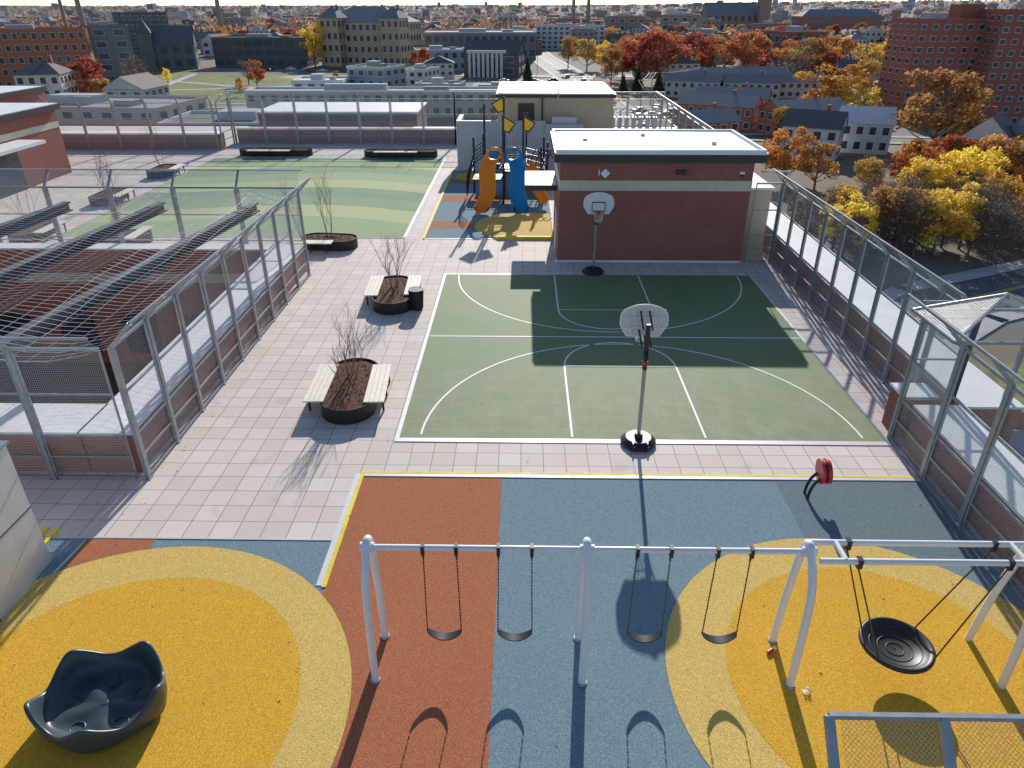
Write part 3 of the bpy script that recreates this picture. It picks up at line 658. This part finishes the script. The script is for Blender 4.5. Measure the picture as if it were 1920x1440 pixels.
def slide(path,w,mat):
    P=catmull(path,7); V=[];sec=[]
    m=8
    for i in range(m+1): t=PI*i/m; sec.append((-math.cos(t)*w/2,.30-math.sin(t)**.7*.30))
    sec=[(-w/2-.04,.33)]+sec+[(w/2+.04,.33)]
    outer=[(a*1.18,z-.05) for a,z in sec][::-1]; sec=sec+outer; k=len(sec)
    for i,p in enumerate(P):
        d=(P[min(i+1,len(P)-1)]-P[max(i-1,0)]); d.z=0; d.normalize(); d=(d+Vector((0,-1.2,0))).normalized(); r=Vector((d.y,-d.x,0))
        for a,z in sec: V.append(tuple(p+r*a+Vector((0,0,z))))
    b.mesh(V,[(i*k+j,i*k+(j+1)%k,(i+1)*k+(j+1)%k,(i+1)*k+j) for i in range(len(P)-1) for j in range(k)],mat,True)
slide([(-1.75,44.2,2.75),(-1.85,43.9,2.7),(-2.12,43.5,2.15),(-2.12,43.1,1.5),(-2.1,42.7,.85),(-2.3,42.3,.3),(-2.45,41.9,.12)],.76,M['orange'])
slide([(-.65,44.2,2.75),(-.6,43.9,2.7),(-.32,43.5,2.15),(-.30,43.1,1.5),(-.32,42.7,.85),(-.2,42.3,.3),(-.1,41.9,.12)],.76,M['slideb'])
b.tube(catmull([(-2.3,44.15,2.5),(-2.1,44.1,3.2),(-1.7,44.05,3.4),(-1.3,44.1,3.15),(-1.2,44.15,2.5)],5),.08,M['orange'],8)
b.tube(catmull([(-1.15,44.15,2.5),(-1.0,44.1,3.2),(-.6,44.05,3.4),(-.15,44.1,3.15),(-.05,44.15,2.5)],5),.08,M['slideb'],8)
slide([(.2,45.3,2.1),(.6,44.7,1.7),(1.0,44.2,1.2),(1.0,43.8,.7),(1.2,43.4,.3)],.6,M['orange'])
b.obj('playground_climber')
# ------------------------------------------------------------ city
rect('ground',-9000,9000,-2000,12000,GZ,M['city'])
def hillz(x,y):
    f=min(1,max(0,(y-1100)/2400)); f=f*f*(3-2*f); u=x/(y*.64)
    tgt=20+6*u+(14*min(1,(u-.3)*3) if u>.3 else 0)
    return f,tgt,MN.noise(Vector((x*.0011,y*.0013,0)))*9
b=MB(); nx,ny=120,50; V=[]
for j in range(ny+1):
    y=900+(j/ny)**1.5*7000
    for i in range(nx+1):
        x=(i/nx-.5)*2*(y*.9+400); f,tgt,nz=hillz(x,y)
        V.append((x,y,GZ-1.0+f*(tgt+nz+MN.noise(Vector((x*.004,y*.004,3)))*4)+(MN.noise(Vector((x*.03,y*.03,5)))*2.5*f)))
b.mesh(V,[(j*(nx+1)+i,j*(nx+1)+i+1,(j+1)*(nx+1)+i+1,(j+1)*(nx+1)+i) for j in range(ny) for i in range(nx)],M['hill'],True)
b.obj('hills')
def tz(x,y):
    f,tgt,nz=hillz(x,y); return max(GZ,GZ-1+f*(tgt+nz))
def building(name,cx,cy,w,d,h,rot,wall,roof='flat',rm='r_dark',floors=3,cols=6,frame='wframe',rh=3,wfrac=.5,z0=GZ,link=True,sidecols=None,band=None,winh=.5):
    b=MB(cx,cy,z0,rot); W=WALL[wall] if wall in WALL else M[wall]; RM=WALL[rm]
    b.box(-w/2,w/2,-d/2,d/2,-3 if z0==GZ else 0,h,W,RM)
    sh=h/floors
    for axis,n,L,D in ((0,cols,w,d),(1,sidecols or max(1,int(cols*d/w)),d,w)):
        cw=L/n; ww=cw*wfrac; wh=sh*winh
        for s in (-1,1):
            for f in range(floors):
                for c in range(n):
                    a0=-L/2+cw*c+(cw-ww)/2;a1=a0+ww;zz=f*sh+sh*.3;e=s*(D/2+.05);e2=s*(D/2+.09);k=.12
                    if axis==0:
                        b.face([(a0-k,e,zz-k),(a1+k,e,zz-k),(a1+k,e,zz+wh+k),(a0-k,e,zz+wh+k)],M[frame]); b.face([(a0,e2,zz),(a1,e2,zz),(a1,e2,zz+wh),(a0,e2,zz+wh)],M['glass'])
                    else:
                        b.face([(e,a0-k,zz-k),(e,a1+k,zz-k),(e,a1+k,zz+wh+k),(e,a0-k,zz+wh+k)],M[frame]); b.face([(e2,a0,zz),(e2,a1,zz),(e2,a1,zz+wh),(e2,a0,zz+wh)],M['glass'])
    if roof=='flat':
        t=.25
        for x0,x1,y0,y1 in ((-w/2-.1,w/2+.1,-d/2-.1,-d/2+t),(-w/2-.1,w/2+.1,d/2-t,d/2+.1),(-w/2-.1,-w/2+t,-d/2+t,d/2-t),(w/2-t,w/2+.1,-d/2+t,d/2-t)): b.box(x0,x1,y0,y1,h-.25,h+.6,WALL[band] if band else W)
        b.box(-w*.2,w*.05,-d*.1,d*.2,h,h+1.8,WALL['w_grey']); b.box(w*.2,w*.3,-d*.2,0,h,h+1.2,WALL['r_grey'])
    else:
        o=.4; x0,x1,y0,y1=-w/2-o,w/2+o,-d/2-o,d/2+o
        if roof=='gable': r0,r1=x0,x1
        else: r0,r1=(x0+min(w,d)*.45,x1-min(w,d)*.45)
        V=[(x0,y0,h),(x1,y0,h),(x1,y1,h),(x0,y1,h),(r0,0,h+rh),(r1,0,h+rh)]
        b.mesh(V,[(0,1,5,4),(2,3,4,5)],RM)
        b.mesh([(p[0]*(.97 if roof=='gable' else 1),p[1],p[2]) for p in V],[(1,2,5),(3,0,4)],W if roof=='gable' else RM); b.mesh(V,[(3,2,1,0)],RM)
        b.box(w*.15,w*.15+.8,.5,1.3,h+rh*.4,h+rh+1,WALL['w_red'])
    o=b.obj(name); return o
building('brick_apartment_tower',109.5,212,18,14,24.2,.05,'w_red',floors=9,cols=6,wfrac=.42,winh=.42)
building('brick_apartment_tower',134,205,32,16,26.3,-.05,'w_red',floors=10,cols=11,wfrac=.42,winh=.42)
b=MB(); b.box(113,119,209,215,6,11,WALL['w_red']); b.box(128,136,201,208,9,12,WALL['w_dark']); b.obj('tower_penthouse')
building('orange_brick_building',-183,290,36,16,19.6,math.radians(29),'w_orange',floors=5,cols=12)
building('grey_brick_wing',-162,306,14,16,20.4,math.radians(29),'w_dgrey',floors=5,cols=2)
building('office_building',-190,400,26,20,24,.1,'w_dark',floors=6,cols=8)
building('stone_church',-172,380,22,14,11,.3,'w_dark','gable','r_dark',2,4,'fascia',rh=8)
b=MB(-180,372,GZ,.3); b.box(-3,3,-3,3,0,16,WALL['w_dark']); b.mesh([(-3.3,-3.3,16),(3.3,-3.3,16),(3.3,3.3,16),(-3.3,3.3,16),(0,0,22)],[(0,1,4),(1,2,4),(2,3,4),(3,0,4)],WALL['r_dark']); b.obj('church_tower')
building('dark_office_building',-132,400,46,24,13,.0,'w_dark',floors=3,cols=9,frame='fascia',wfrac=.7)
building('stone_school',-80,412,44,30,20,-.25,'w_tan','hip','r_slate',4,12,'wframe',rh=7)
building('stone_school_wing',-96,400,10,12,22,-.25,'w_tan','hip','r_slate',4,3,rh=5); building('stone_school_wing',-64,391,10,12,22,-.25,'w_tan','hip','r_slate',4,3,rh=5)
building('civic_arena',-25,455,62,34,14,.05,'w_dgrey',floors=2,cols=14,rm='r_white',wfrac=.75,band='r_white')
building('low_civic_building',-40,372,24,18,9,.2,'w_grey',floors=2,cols=6,rm='r_white',band='r_white')
building('white_modern_building',-13,345,24,18,9,-.15,'w_dark','gable','r_dark',2,3,rh=5)
b=MB(-13,334,GZ,-.15)
for k in range(8): b.box(-11+k*2,-9.9+k*2,-1,0,0,9.6,WALL['w_white'])
b.box(-11.5,5.5,-1.2,.2,9.6,10.6,WALL['w_white']); b.obj('white_colonnade')
building('pale_apartment_block',32,560,48,20,14.5,.0,'w_white',floors=5,cols=12,rm='r_white')
building('grey_three_decker',-50,262,14.5,14,9.3,-.35,'w_grey',floors=3,cols=4,frame='white',rm='r_grey',band='w_white')
building('white_three_decker',-37,276,9,14,7.5,-.3,'w_white',floors=3,cols=3,rm='r_white')
building('flat_roof_house',-66,250,16,14,6.2,.05,'w_white',floors=2,cols=4,rm='r_white',band='r_white')
building('flat_roof_house',-26,240,14,10,6.0,-.1,'w_grey',floors=2,cols=4,rm='r_white')
building('flat_roof_house',-7,232,14,10,5.5,.1,'w_beige',floors=2,cols=4,rm='r_white')
building('long_warehouse',-42,215,70,10,6.5,.03,'w_beige',floors=2,cols=22,rm='r_white',band='w_white')
building('slab_garage',-110,190,50,24,6,-.1,'w_beige',floors=2,cols=10,rm='r_grey')
building('slab_garage',-62,170,34,20,5,.05,'w_white',floors=2,cols=10,rm='r_dark',band='w_white')
for x,y,r in ((50,194,-.5),(68,184,.35),(58,212,-.4)): building('brick_row_house',x,y,19,9,5.6,r,'w_orange','gable','r_grey',2,8,'white',rh=2.4)
for x,y,r in ((58,262,-.35),(76,258,-.2),(92,262,0),(70,285,-.3),(88,290,.1)): building('row_house',x,y,18,9,5.2,r,'w_cream','gable','r_grey',2,7,'white',rh=2.4)
building('white_house',60,155,11,8,6,-.5,'w_white','gable','r_dark',2,4,'white',rh=3); building('white_house',73,161,10,8,6,-.3,'w_white','gable','r_white',2,4,'white',rh=3)
building('white_house',86,138,10,8,6.5,.9,'w_white','gable','r_dark',2,3,'white',rh=4); building('grey_house',94,136,9,8,6.5,.1,'w_grey','gable','r_dark',2,3,'white',rh=4)
building('brick_row_house',41,168,12,8,5.2,.45,'w_orange','gable','r_grey',2,4,'white',rh=2.4)
building('small_shed',31,38.5,5,4,3,.2,'w_white','gable','r_grey',1,2,rh=1.3)
building('cathedral',232,905,60,24,18,.05,'w_brown','gable','r_slate',2,8,'fascia',rh=12)
b=MB(265,892,GZ,.05); b.box(-6,6,-6,6,0,32,WALL['w_brown'])
b.mesh([(-6.4,-6.4,32),(6.4,-6.4,32),(6.4,6.4,32),(-6.4,6.4,32),(0,0,52)],[(0,1,4),(1,2,4),(2,3,4),(3,0,4)],WALL['r_slate'])
for sx in (-5.5,5.5):
    for sy in (-5.5,5.5): b.mesh([(sx-1,sy-1,32),(sx+1,sy-1,32),(sx+1,sy+1,32),(sx-1,sy+1,32),(sx,sy,39)],[(0,1,4),(1,2,4),(2,3,4),(3,0,4)],WALL['w_brown'])
b.obj('cathedral_spire')
building('brick_school',298,765,76,24,18,.03,'w_red','hip','r_slate',4,18,rh=6)
for x,y,h,w in ((-470,840,60,3),(-349,600,40,1.6),(62,1010,46,3),(80,1000,44,3),(-330,860,42,3)):
    b=MB(); b.tube([(x,y,GZ),(x,y,GZ+h)],w,WALL['w_brown'],12,w*.65); b.tube([(x,y,GZ+h),(x,y,GZ+h+.5)],w*.75,WALL['w_dark'],12); b.obj('smokestack')
b=MB()
def sheet(pts,z,mat): b.face([(x,y,GZ+z) for x,y in pts],mat)
sheet([(-190,240),(-58,240),(-70,372),(-205,372)],.02,M['grass']); b.obj('park_grass')
circ('ballfield_infield',-90,335,17,GZ+.05,M['dirt'],ry=10)
b=MB()
for (x0,y0,x1,y1) in ((-180,262,-75,300),(-130,246,-150,350),(-75,300,-110,360),(-170,330,-60,262)):
    d=Vector((y0-y1,x1-x0,0)).normalized()*1.6
    sheet([(x0-d.x,y0-d.y),(x1-d.x,y1-d.y),(x1+d.x,y1+d.y),(x0+d.x,y0+d.y)],.06+.004*len(b.f),M['conc'])
b.obj('park_paths')
def road(pts,w,z=.03,walk=True):
    b=MB(); P=[Vector((x,y,0)) for x,y in pts]
    for i in range(len(P)-1):
        d=(P[i+1]-P[i]).normalized(); n=Vector((-d.y,d.x,0))
        def st(a,c,zz,m,h=0):
            q=[P[i]+n*a,P[i+1]+n*a,P[i+1]+n*c,P[i]+n*c]
            b.face([(v.x,v.y,GZ+zz) for v in q],m)
        if walk: 
            for s in (-1,1):
                a0=s*w/2;a1=s*(w/2+2)
                st(min(a0,a1),max(a0,a1),z+.13,M['conc'])
                q=[P[i]+n*a0,P[i+1]+n*a0]; b.face([(q[0].x,q[0].y,GZ+z),(q[1].x,q[1].y,GZ+z),(q[1].x,q[1].y,GZ+z+.13),(q[0].x,q[0].y,GZ+z+.13)],M['conc'])
        st(-w/2,w/2,z,M['asph'])
        st(-.22,-.10,z+.006,M['yline']); st(.10,.22,z+.006,M['yline'])
    return b.obj('street')
road([(22,52),(45,71),(64,80),(140,96)],8,.03); road([(28,120),(26,200),(24,262),(21,340),(10,470),(0,700)],13,.04); road([(-220,384),(-60,352),(21,340),(120,345),(300,380)],11,.05)
road([(26,235),(-30,250),(-58,236),(-200,228)],8,.06); road([(26,225),(60,236),(160,240)],8,.07); road([(26,170),(50,178),(100,172),(160,180)],7,.08); road([(-200,520),(300,520)],10,.09,False)
rect('parking_lot',28,46,205,232,GZ+.035,M['asph']); rect('parking_lot',-150,-60,352,382,GZ+.033,M['asph']); rect('parking_lot',-20,18,285,325,GZ+.034,M['asph'])
rect('lawn',18,60,30,57,GZ+.02,M['grass'])
def carmesh(col,i):
    cm=plain('car_paint_%d'%i,col,.3,.2,var=.02); b=MB()
    prof=[(-2.2,.35),(-2.2,.85),(-1.9,.95),(-1.2,1.0),(-.75,1.4),(.75,1.42),(1.35,.98),(2.05,.88),(2.25,.6),(2.2,.35)]
    for s in (-1,1):
        b.mesh([(x,s*.88 if z<1.05 else s*.68,z) for x,z in prof],[tuple(range(len(prof))) if s<0 else tuple(range(len(prof)-1,-1,-1))],cm)
        b.face([(-1.1,s*.87,1.0),(1.2,s*.87,.99),(.7,s*.72,1.34),(-.72,s*.72,1.34)],M['glass'])
        for x in (-1.35,1.35): b.tube([(x,s*.70,.33),(x,s*.93,.33)],.33,M['black'],14); b.tube([(x,s*.93,.33),(x,s*.94,.33)],.18,M['galv'],10)
    n=len(prof)
    for k in range(n-1):
        (x0,z0),(x1,z1)=prof[k],prof[k+1]; y0=.88 if z0<1.05 else .68;y1=.88 if z1<1.05 else .68
        g=k in(3,5); b.face([(x0,-y0,z0),(x0,y0,z0),(x1,y1,z1),(x1,-y1,z1)],M['glass'] if g else cm)
    return b.obj('parked_car')
cp=[carmesh(c,i) for i,c in enumerate([(.6,.6,.6),(.04,.04,.045),(.3,.3,.32),(.35,.03,.03),(.04,.08,.2)])]
for i,(x,y,r) in enumerate([(32,209,0),(36,212,0),(40,212,0),(43,219,.1),(23,250,1.55),(28,275,1.5),(20,300,1.5),(25,320,1.6),(-8,300,.2),(0,300,.2),(7,302,.2),(-8,312,.1),(4,312,.1),(-100,360,0),(-94,360,0),(-84,361,0),(-120,362,0),(-130,372,0),(-70,360,0),(30,190,1.6),(24,215,1.6),(40,228,1.2),(12,315,.2),(66,176,.1),(34,222,.4),(-60,362,0),(-112,371,0),(18,330,1)]):
    if i<5: o=cp[i]; o.location=(x,y,GZ+.06); o.rotation_euler=(0,0,r)
    else: inst(cp[R.randrange(5)],x,y,GZ+.06,r,name='parked_car')
b=MB(); PP=[(30,150),(31,182),(33,214),(40,240),(60,262)]
for x,y in PP: b.tube([(x,y,GZ),(x,y,GZ+10)],.16,M['trunk'],6,.1); b.beam((x-1.2,y,GZ+9.3),(x+1.2,y,GZ+9.3),.12,.12,M['trunk'])
for (x0,y0),(x1,y1) in zip(PP,PP[1:]):
    for o in (-1,0,1): b.tube([(x0+o+(x1-x0)*t,y0+(y1-y0)*t,GZ+9.4-1.6*4*t*(1-t)*.4) for t in [k/8 for k in range(9)]],.03,M['black'],3,cap=False)
b.obj('utility_poles')
for k in range(9):
    b=MB(); x=-170+k*22; b.tube([(x,350-k*.5,GZ),(x,350-k*.5,GZ+8),(x+1.2,350,GZ+8.3)],.1,M['galvd'],5); b.obj('street_lamp')
# trees
def treemesh(kind,seed,H=13,Rc=5,nl=2600,leaf=.42,shape='round',bare=False):
    rng=random.Random(seed); b=MB()
    tr=M['trunk']
    b.tube([(0,0,-.3),(.1,0,H*.2),(0,.1,H*.45),(.15,.1,H*.75)],H*.022,tr,7,H*.006)
    lobes=[]
    nb=28 if shape!='cone' else 0
    for i in range(nb):
        a=rng.uniform(0,2*PI); zz=rng.uniform(.32,.95); rr=Rc*math.sqrt(max(0.05,1-((zz-.58)/.44)**2))*rng.uniform(.35,.95)
        c=Vector((math.cos(a)*rr,math.sin(a)*rr,zz*H)); lobes.append((c,rng.uniform(.18,.32)*Rc))
        s=Vector((0,0,max(H*.15,c.z-rr*.9-H*.04)))
        b.tube([s,s.lerp(c,.5)+Vector((0,0,-.1*rr)),c],H*.009,tr,4,.02,cap=False)
        if bare:
            for _ in range(9):
                q=s.lerp(c,rng.uniform(.4,1)); dd=Vector((rng.gauss(0,1),rng.gauss(0,1),rng.uniform(-.1,1.2))).normalized()*Rc*.35
                b.tube([q,q+dd*.5+Vector((0,0,.1)),q+dd],.035,tr,3,.012,cap=False)
                for _ in range(3):
                    q2=q+dd*rng.uniform(.4,1); d2=Vector((rng.gauss(0,1),rng.gauss(0,1),rng.uniform(-.1,1))).normalized()*Rc*.18; b.tube([q2,q2+d2],.02,tr,3,.01,cap=False)
    for i in range(nl):
        if shape=='cone':
            t=rng.random()**.7; a=rng.uniform(0,2*PI); r=Rc*(1-.0)*(t)*rng.uniform(.5,1)*(.8+.2*math.sin(a*5+t*30)); p=Vector((math.cos(a)*r,math.sin(a)*r,H*(1-t*.92)))
        else:
            c,rad=rng.choice(lobes); v=Vector((rng.gauss(0,1),rng.gauss(0,1),rng.gauss(0,.8))).normalized()*rad*rng.uniform(.45,1.1); p=c+v
        u=Vector((rng.gauss(0,1),rng.gauss(0,1),rng.gauss(0,1))).normalized(); w=u.orthogonal().normalized(); x=u.cross(w); s=leaf*rng.uniform(.6,1.2)*.5
        b.face([tuple(p-w*s-x*s*.7),tuple(p+w*s-x*s*.6),tuple(p+w*s*.8+x*s),tuple(p-w*s*.7+x*s*.8)],LE[kind])
    nm={'green':'pine_tree','brown':'bare_tree'}.get(kind,'autumn_tree'); o=b.obj(nm); return o
prot={}
for k,sd in (('orange',1),('yellow',2),('red',3),('gold',4)):
    prot[k]=[treemesh(k,sd*10+i,nl=3000,leaf=.46) for i in range(2)]
prot['brown']=[treemesh('brown',50+i,nl=350,leaf=.28,bare=True) for i in range(2)]
prot['green']=[treemesh('green',60,Rc=3,nl=2200,leaf=.5,shape='cone')]
used=set()
def tree(k,x,y,h,rw=1.0,z=None):
    o=R.choice(prot[k]); s=h/13
    z=tz(x,y) if z is None else z
    if o.name not in used:
        used.add(o.name); o.location=(x,y,z); o.scale=(s*rw,s*rw,s); o.rotation_euler=(0,0,R.uniform(0,6)); return o
    return inst(o,x,y,z,R.uniform(0,6),(s*rw,s*rw,s))
for k,x,y,h,w in [('gold',84,153,17,1.45),('yellow',87,218,13,1.9),('yellow',92,206,9,1.4),('red',52,300,20,1.5),('red',46,308,16,1.4),('red',91,324,19,1.5),('orange',60,315,15,1.1),('orange',46,128,9.5,1.35),('gold',50,124,8,1.2),
    ('yellow',-106,393,20,.9),('orange',-101,289,10,.9),('brown',-108,300,10,1.2),('yellow',62,112,8,1.3),('yellow',68,110,9.5,1.3),('gold',74,114,10,1.3),('yellow',80,112,10,1.3),('orange',72,122,9,1.3),
    ('orange',78,124,9,1.3),('green',98,172,16,1.2),('gold',88,116,11,1.3),('gold',95,112,11,1.3),('brown',64,104,8,1.2),('brown',58,108,7,1.2),('orange',64,122,6.5,1.3),('yellow',70,131,7,1.3),('brown',60,126,6,1.4),('gold',56,118,6,1.3),('yellow',66,98,8,1.3),('orange',98,124,9,1.3),
    ('gold',30,370,14,1.2),('gold',22,385,14,1),('yellow',38,360,13,1),('gold',34,300,13,1),('red',42,330,15,1.3),('gold',65,340,16,1.4),('brown',105,300,16,1.3),('gold',120,330,16,1.4),('yellow',140,320,14,1.4),('red',72,330,17,1.4),('gold',60,175,7,1),('green',40,270,9,1.5),('green',46,262,8,1.6),('green',34,262,7,1.6),('orange',100,245,10,1.3),('gold',112,255,12,1.2),('brown',125,262,13,1.2),('gold',140,250,13,1.3),
    ('gold',110,360,15,1.5),('orange',128,372,14,1.5),('yellow',160,345,15,1.4),('gold',172,360,15,1.5),('red',190,380,14,1.5),('brown',84,352,14,1.5),('orange',148,395,14,1.5),('gold',98,400,14,1.5),('orange',60,420,14,1.5),('gold',175,300,14,1.4),('brown',160,280,13,1.4)]:
    tree(k,x,y,h,w)
for i in range(54):
    y=R.uniform(84,112); x=R.uniform(.44,.80)*y
    tree(R.choice(('brown','brown','brown','brown','gold','yellow')),x,y,R.uniform(6,8.5)*(.75+.25*(y<95)),1.2)
for i in range(22):
    x=R.uniform(70,102); tree(R.choice(('brown','gold','orange','brown')),x,R.uniform(105,134),R.uniform(6,8),1.3)
for i in range(16):
    x=R.uniform(30,52); tree('brown',x,80+R.uniform(0,14)+(x-30)*.5,R.uniform(5,7),1.1)
for x,y in ((-150,262),(-122,258),(-98,262),(-140,300),(-165,270),(-70,285)): tree('yellow' if x<-100 else 'orange',x,y,6,.7)
def house(wall,rm,i,roof='gable'):
    return building('house',0,0,[11,9,13,10][i%4],[8,9,10,12][i%4],[6,8.5,5.5,9][i%4],0,wall,roof,rm,[2,3,2,3][i%4],4,'white',rh=3,z0=0)
hp=[house(w,r,i,rf) for i,(w,r,rf) in enumerate([('w_white','r_dark','gable'),('w_beige','r_grey','flat'),('w_grey','r_brown','gable'),('w_cream','r_dark','hip'),('w_red','r_dark','flat'),('w_white','r_grey','hip'),('w_red','r_dark','gable'),('w_brown','r_white','flat')])]
excl=[(-230,-50,232,385),(-205,-100,270,425),(-110,-40,385,440),(-60,15,325,480),(5,62,540,580),(38,115,120,305),(85,160,160,240),(15,38,100,480),(-90,0,165,285),(-140,-80,170,210),(195,275,880,930),(255,340,745,790),(-30,48,280,345)]
first=[True]*len(hp)
def ok(x,y,m=4):
    for x0,x1,y0,y1 in excl:
        if x0-m<x<x1+m and y0-m<y<y1+m: return False
    return True
y=185
while y<1000:
    step=23+max(0,(y-300))*.05; x=-.72*y
    while x<.72*y:
        px,py=x+R.uniform(-5,5),y+R.uniform(-5,5)
        if ok(px,py):
            if R.random()<.52:
                i=R.choices(range(8),[4,2,2,3,4,3,5,2])[0]; s=R.uniform(.9,1.3)*(1 if py<450 else 1.2); sz=s*R.uniform(.75,1.0)
                if py>420 and R.random()<.13: s*=2.0; sz*=1.5; i=R.choice((1,4,7,4))
                rot=R.choice((0,PI/2))+R.uniform(-.3,.3)
                if first[i]: first[i]=False; o=hp[i]; o.location=(px,py,GZ); o.scale=(s,s,sz); o.rotation_euler=(0,0,rot)
                else: inst(hp[i],px,py,GZ,rot,(s,s,sz))
            for _ in range(2 if py<650 else 1):
                if R.random()<.72: tree(R.choice(('gold','brown','brown','orange','orange','red','yellow','green','brown')),px+R.uniform(-12,12),py+R.uniform(8,13),R.uniform(8,14),1.25)
        x+=step
    y+=step*.9
for i,o in enumerate(hp):
    if first[i]: bpy.data.objects.remove(o)
b=MB(); rng=random.Random(5)
for i in range(650):
    y=1000+2200*rng.random()**1.3; x=rng.uniform(-.7,.7)*y; z=tz(x,y)
    w=rng.uniform(10,26);d=rng.uniform(10,20);h=rng.choice((6,7,8,9,11)) if rng.random()<.93 else 18
    wl=WALL[rng.choice(('w_beige','w_grey','w_red','w_brown','w_cream','w_dgrey','w_red','w_brown'))]
    b.box(x-w/2,x+w/2,y-d/2,y+d/2,z-2,z+h,wl,WALL[rng.choice(('r_dark','r_grey','r_dark'))])
b.obj('distant_city_blocks')
b=MB()
for i in range(5000):
    y=600+3000*rng.random()**1.3; x=rng.uniform(-.72,.72)*y
    if not ok(x,y,2): continue
    z=tz(x,y); k=LE[rng.choice(('gold','brown','brown','brown','orange','red','green','orange','brown'))]; r=rng.uniform(4,8); h=rng.uniform(7,11)
    for _ in range(15):
        v=Vector((rng.gauss(0,1),rng.gauss(0,1),rng.gauss(0,1))).normalized(); c=Vector((x,y,z+h*.6))+Vector((v.x*r,v.y*r,v.z*h*.45))*rng.uniform(.5,1)
        u=Vector((rng.gauss(0,1),rng.gauss(0,1),rng.gauss(0,1))).normalized(); w=u.orthogonal().normalized(); q=u.cross(w); s=rng.uniform(1.2,2.4)
        b.face([tuple(c-w*s),tuple(c-q*s*.8),tuple(c+w*s*.9),tuple(c+q*s)],k)
b.obj('distant_trees')
# ------------------------------------------------------------ light & sky
EL=25.0; AZ=5.5
w=bpy.data.worlds.new("World"); S.world=w; w.use_nodes=True; nt=w.node_tree
sky=nt.nodes.new('ShaderNodeTexSky'); sky.sky_type='NISHITA'; sky.sun_disc=False; sky.sun_elevation=math.radians(EL); sky.sun_rotation=math.radians(AZ)
sky.altitude=0; sky.air_density=.8; sky.dust_density=.3; sky.ozone_density=1.6
bg=nt.nodes['Background']; bg.inputs['Strength'].default_value=.14; nt.links.new(sky.outputs[0],bg.inputs['Color'])
L=bpy.data.lights.new('sun','SUN'); L.energy=5.0; L.angle=math.radians(.5); L.color=(1,.95,.87); lo=bpy.data.objects.new('sun',L); S.collection.objects.link(lo)
d=Vector((math.sin(math.radians(AZ))*math.cos(math.radians(EL)),math.cos(math.radians(AZ))*math.cos(math.radians(EL)),math.sin(math.radians(EL))))
lo.rotation_euler=d.to_track_quat('Z','Y').to_euler(); lo.location=(0,0,60)
# ------------------------------------------------------------ camera
c=bpy.data.cameras.new('camera'); co=bpy.data.objects.new('camera',c); S.collection.objects.link(co); S.camera=co
c.sensor_width=36; c.lens=36*1330/1920; c.clip_end=30000; c.clip_start=.1
co.location=(0,0,11); th=math.atan(712/1330); co.rotation_euler=(PI/2-th,0,math.atan(23/1508))
S.view_settings.view_transform='Standard'; S.view_settings.look='None'; S.view_settings.exposure=0
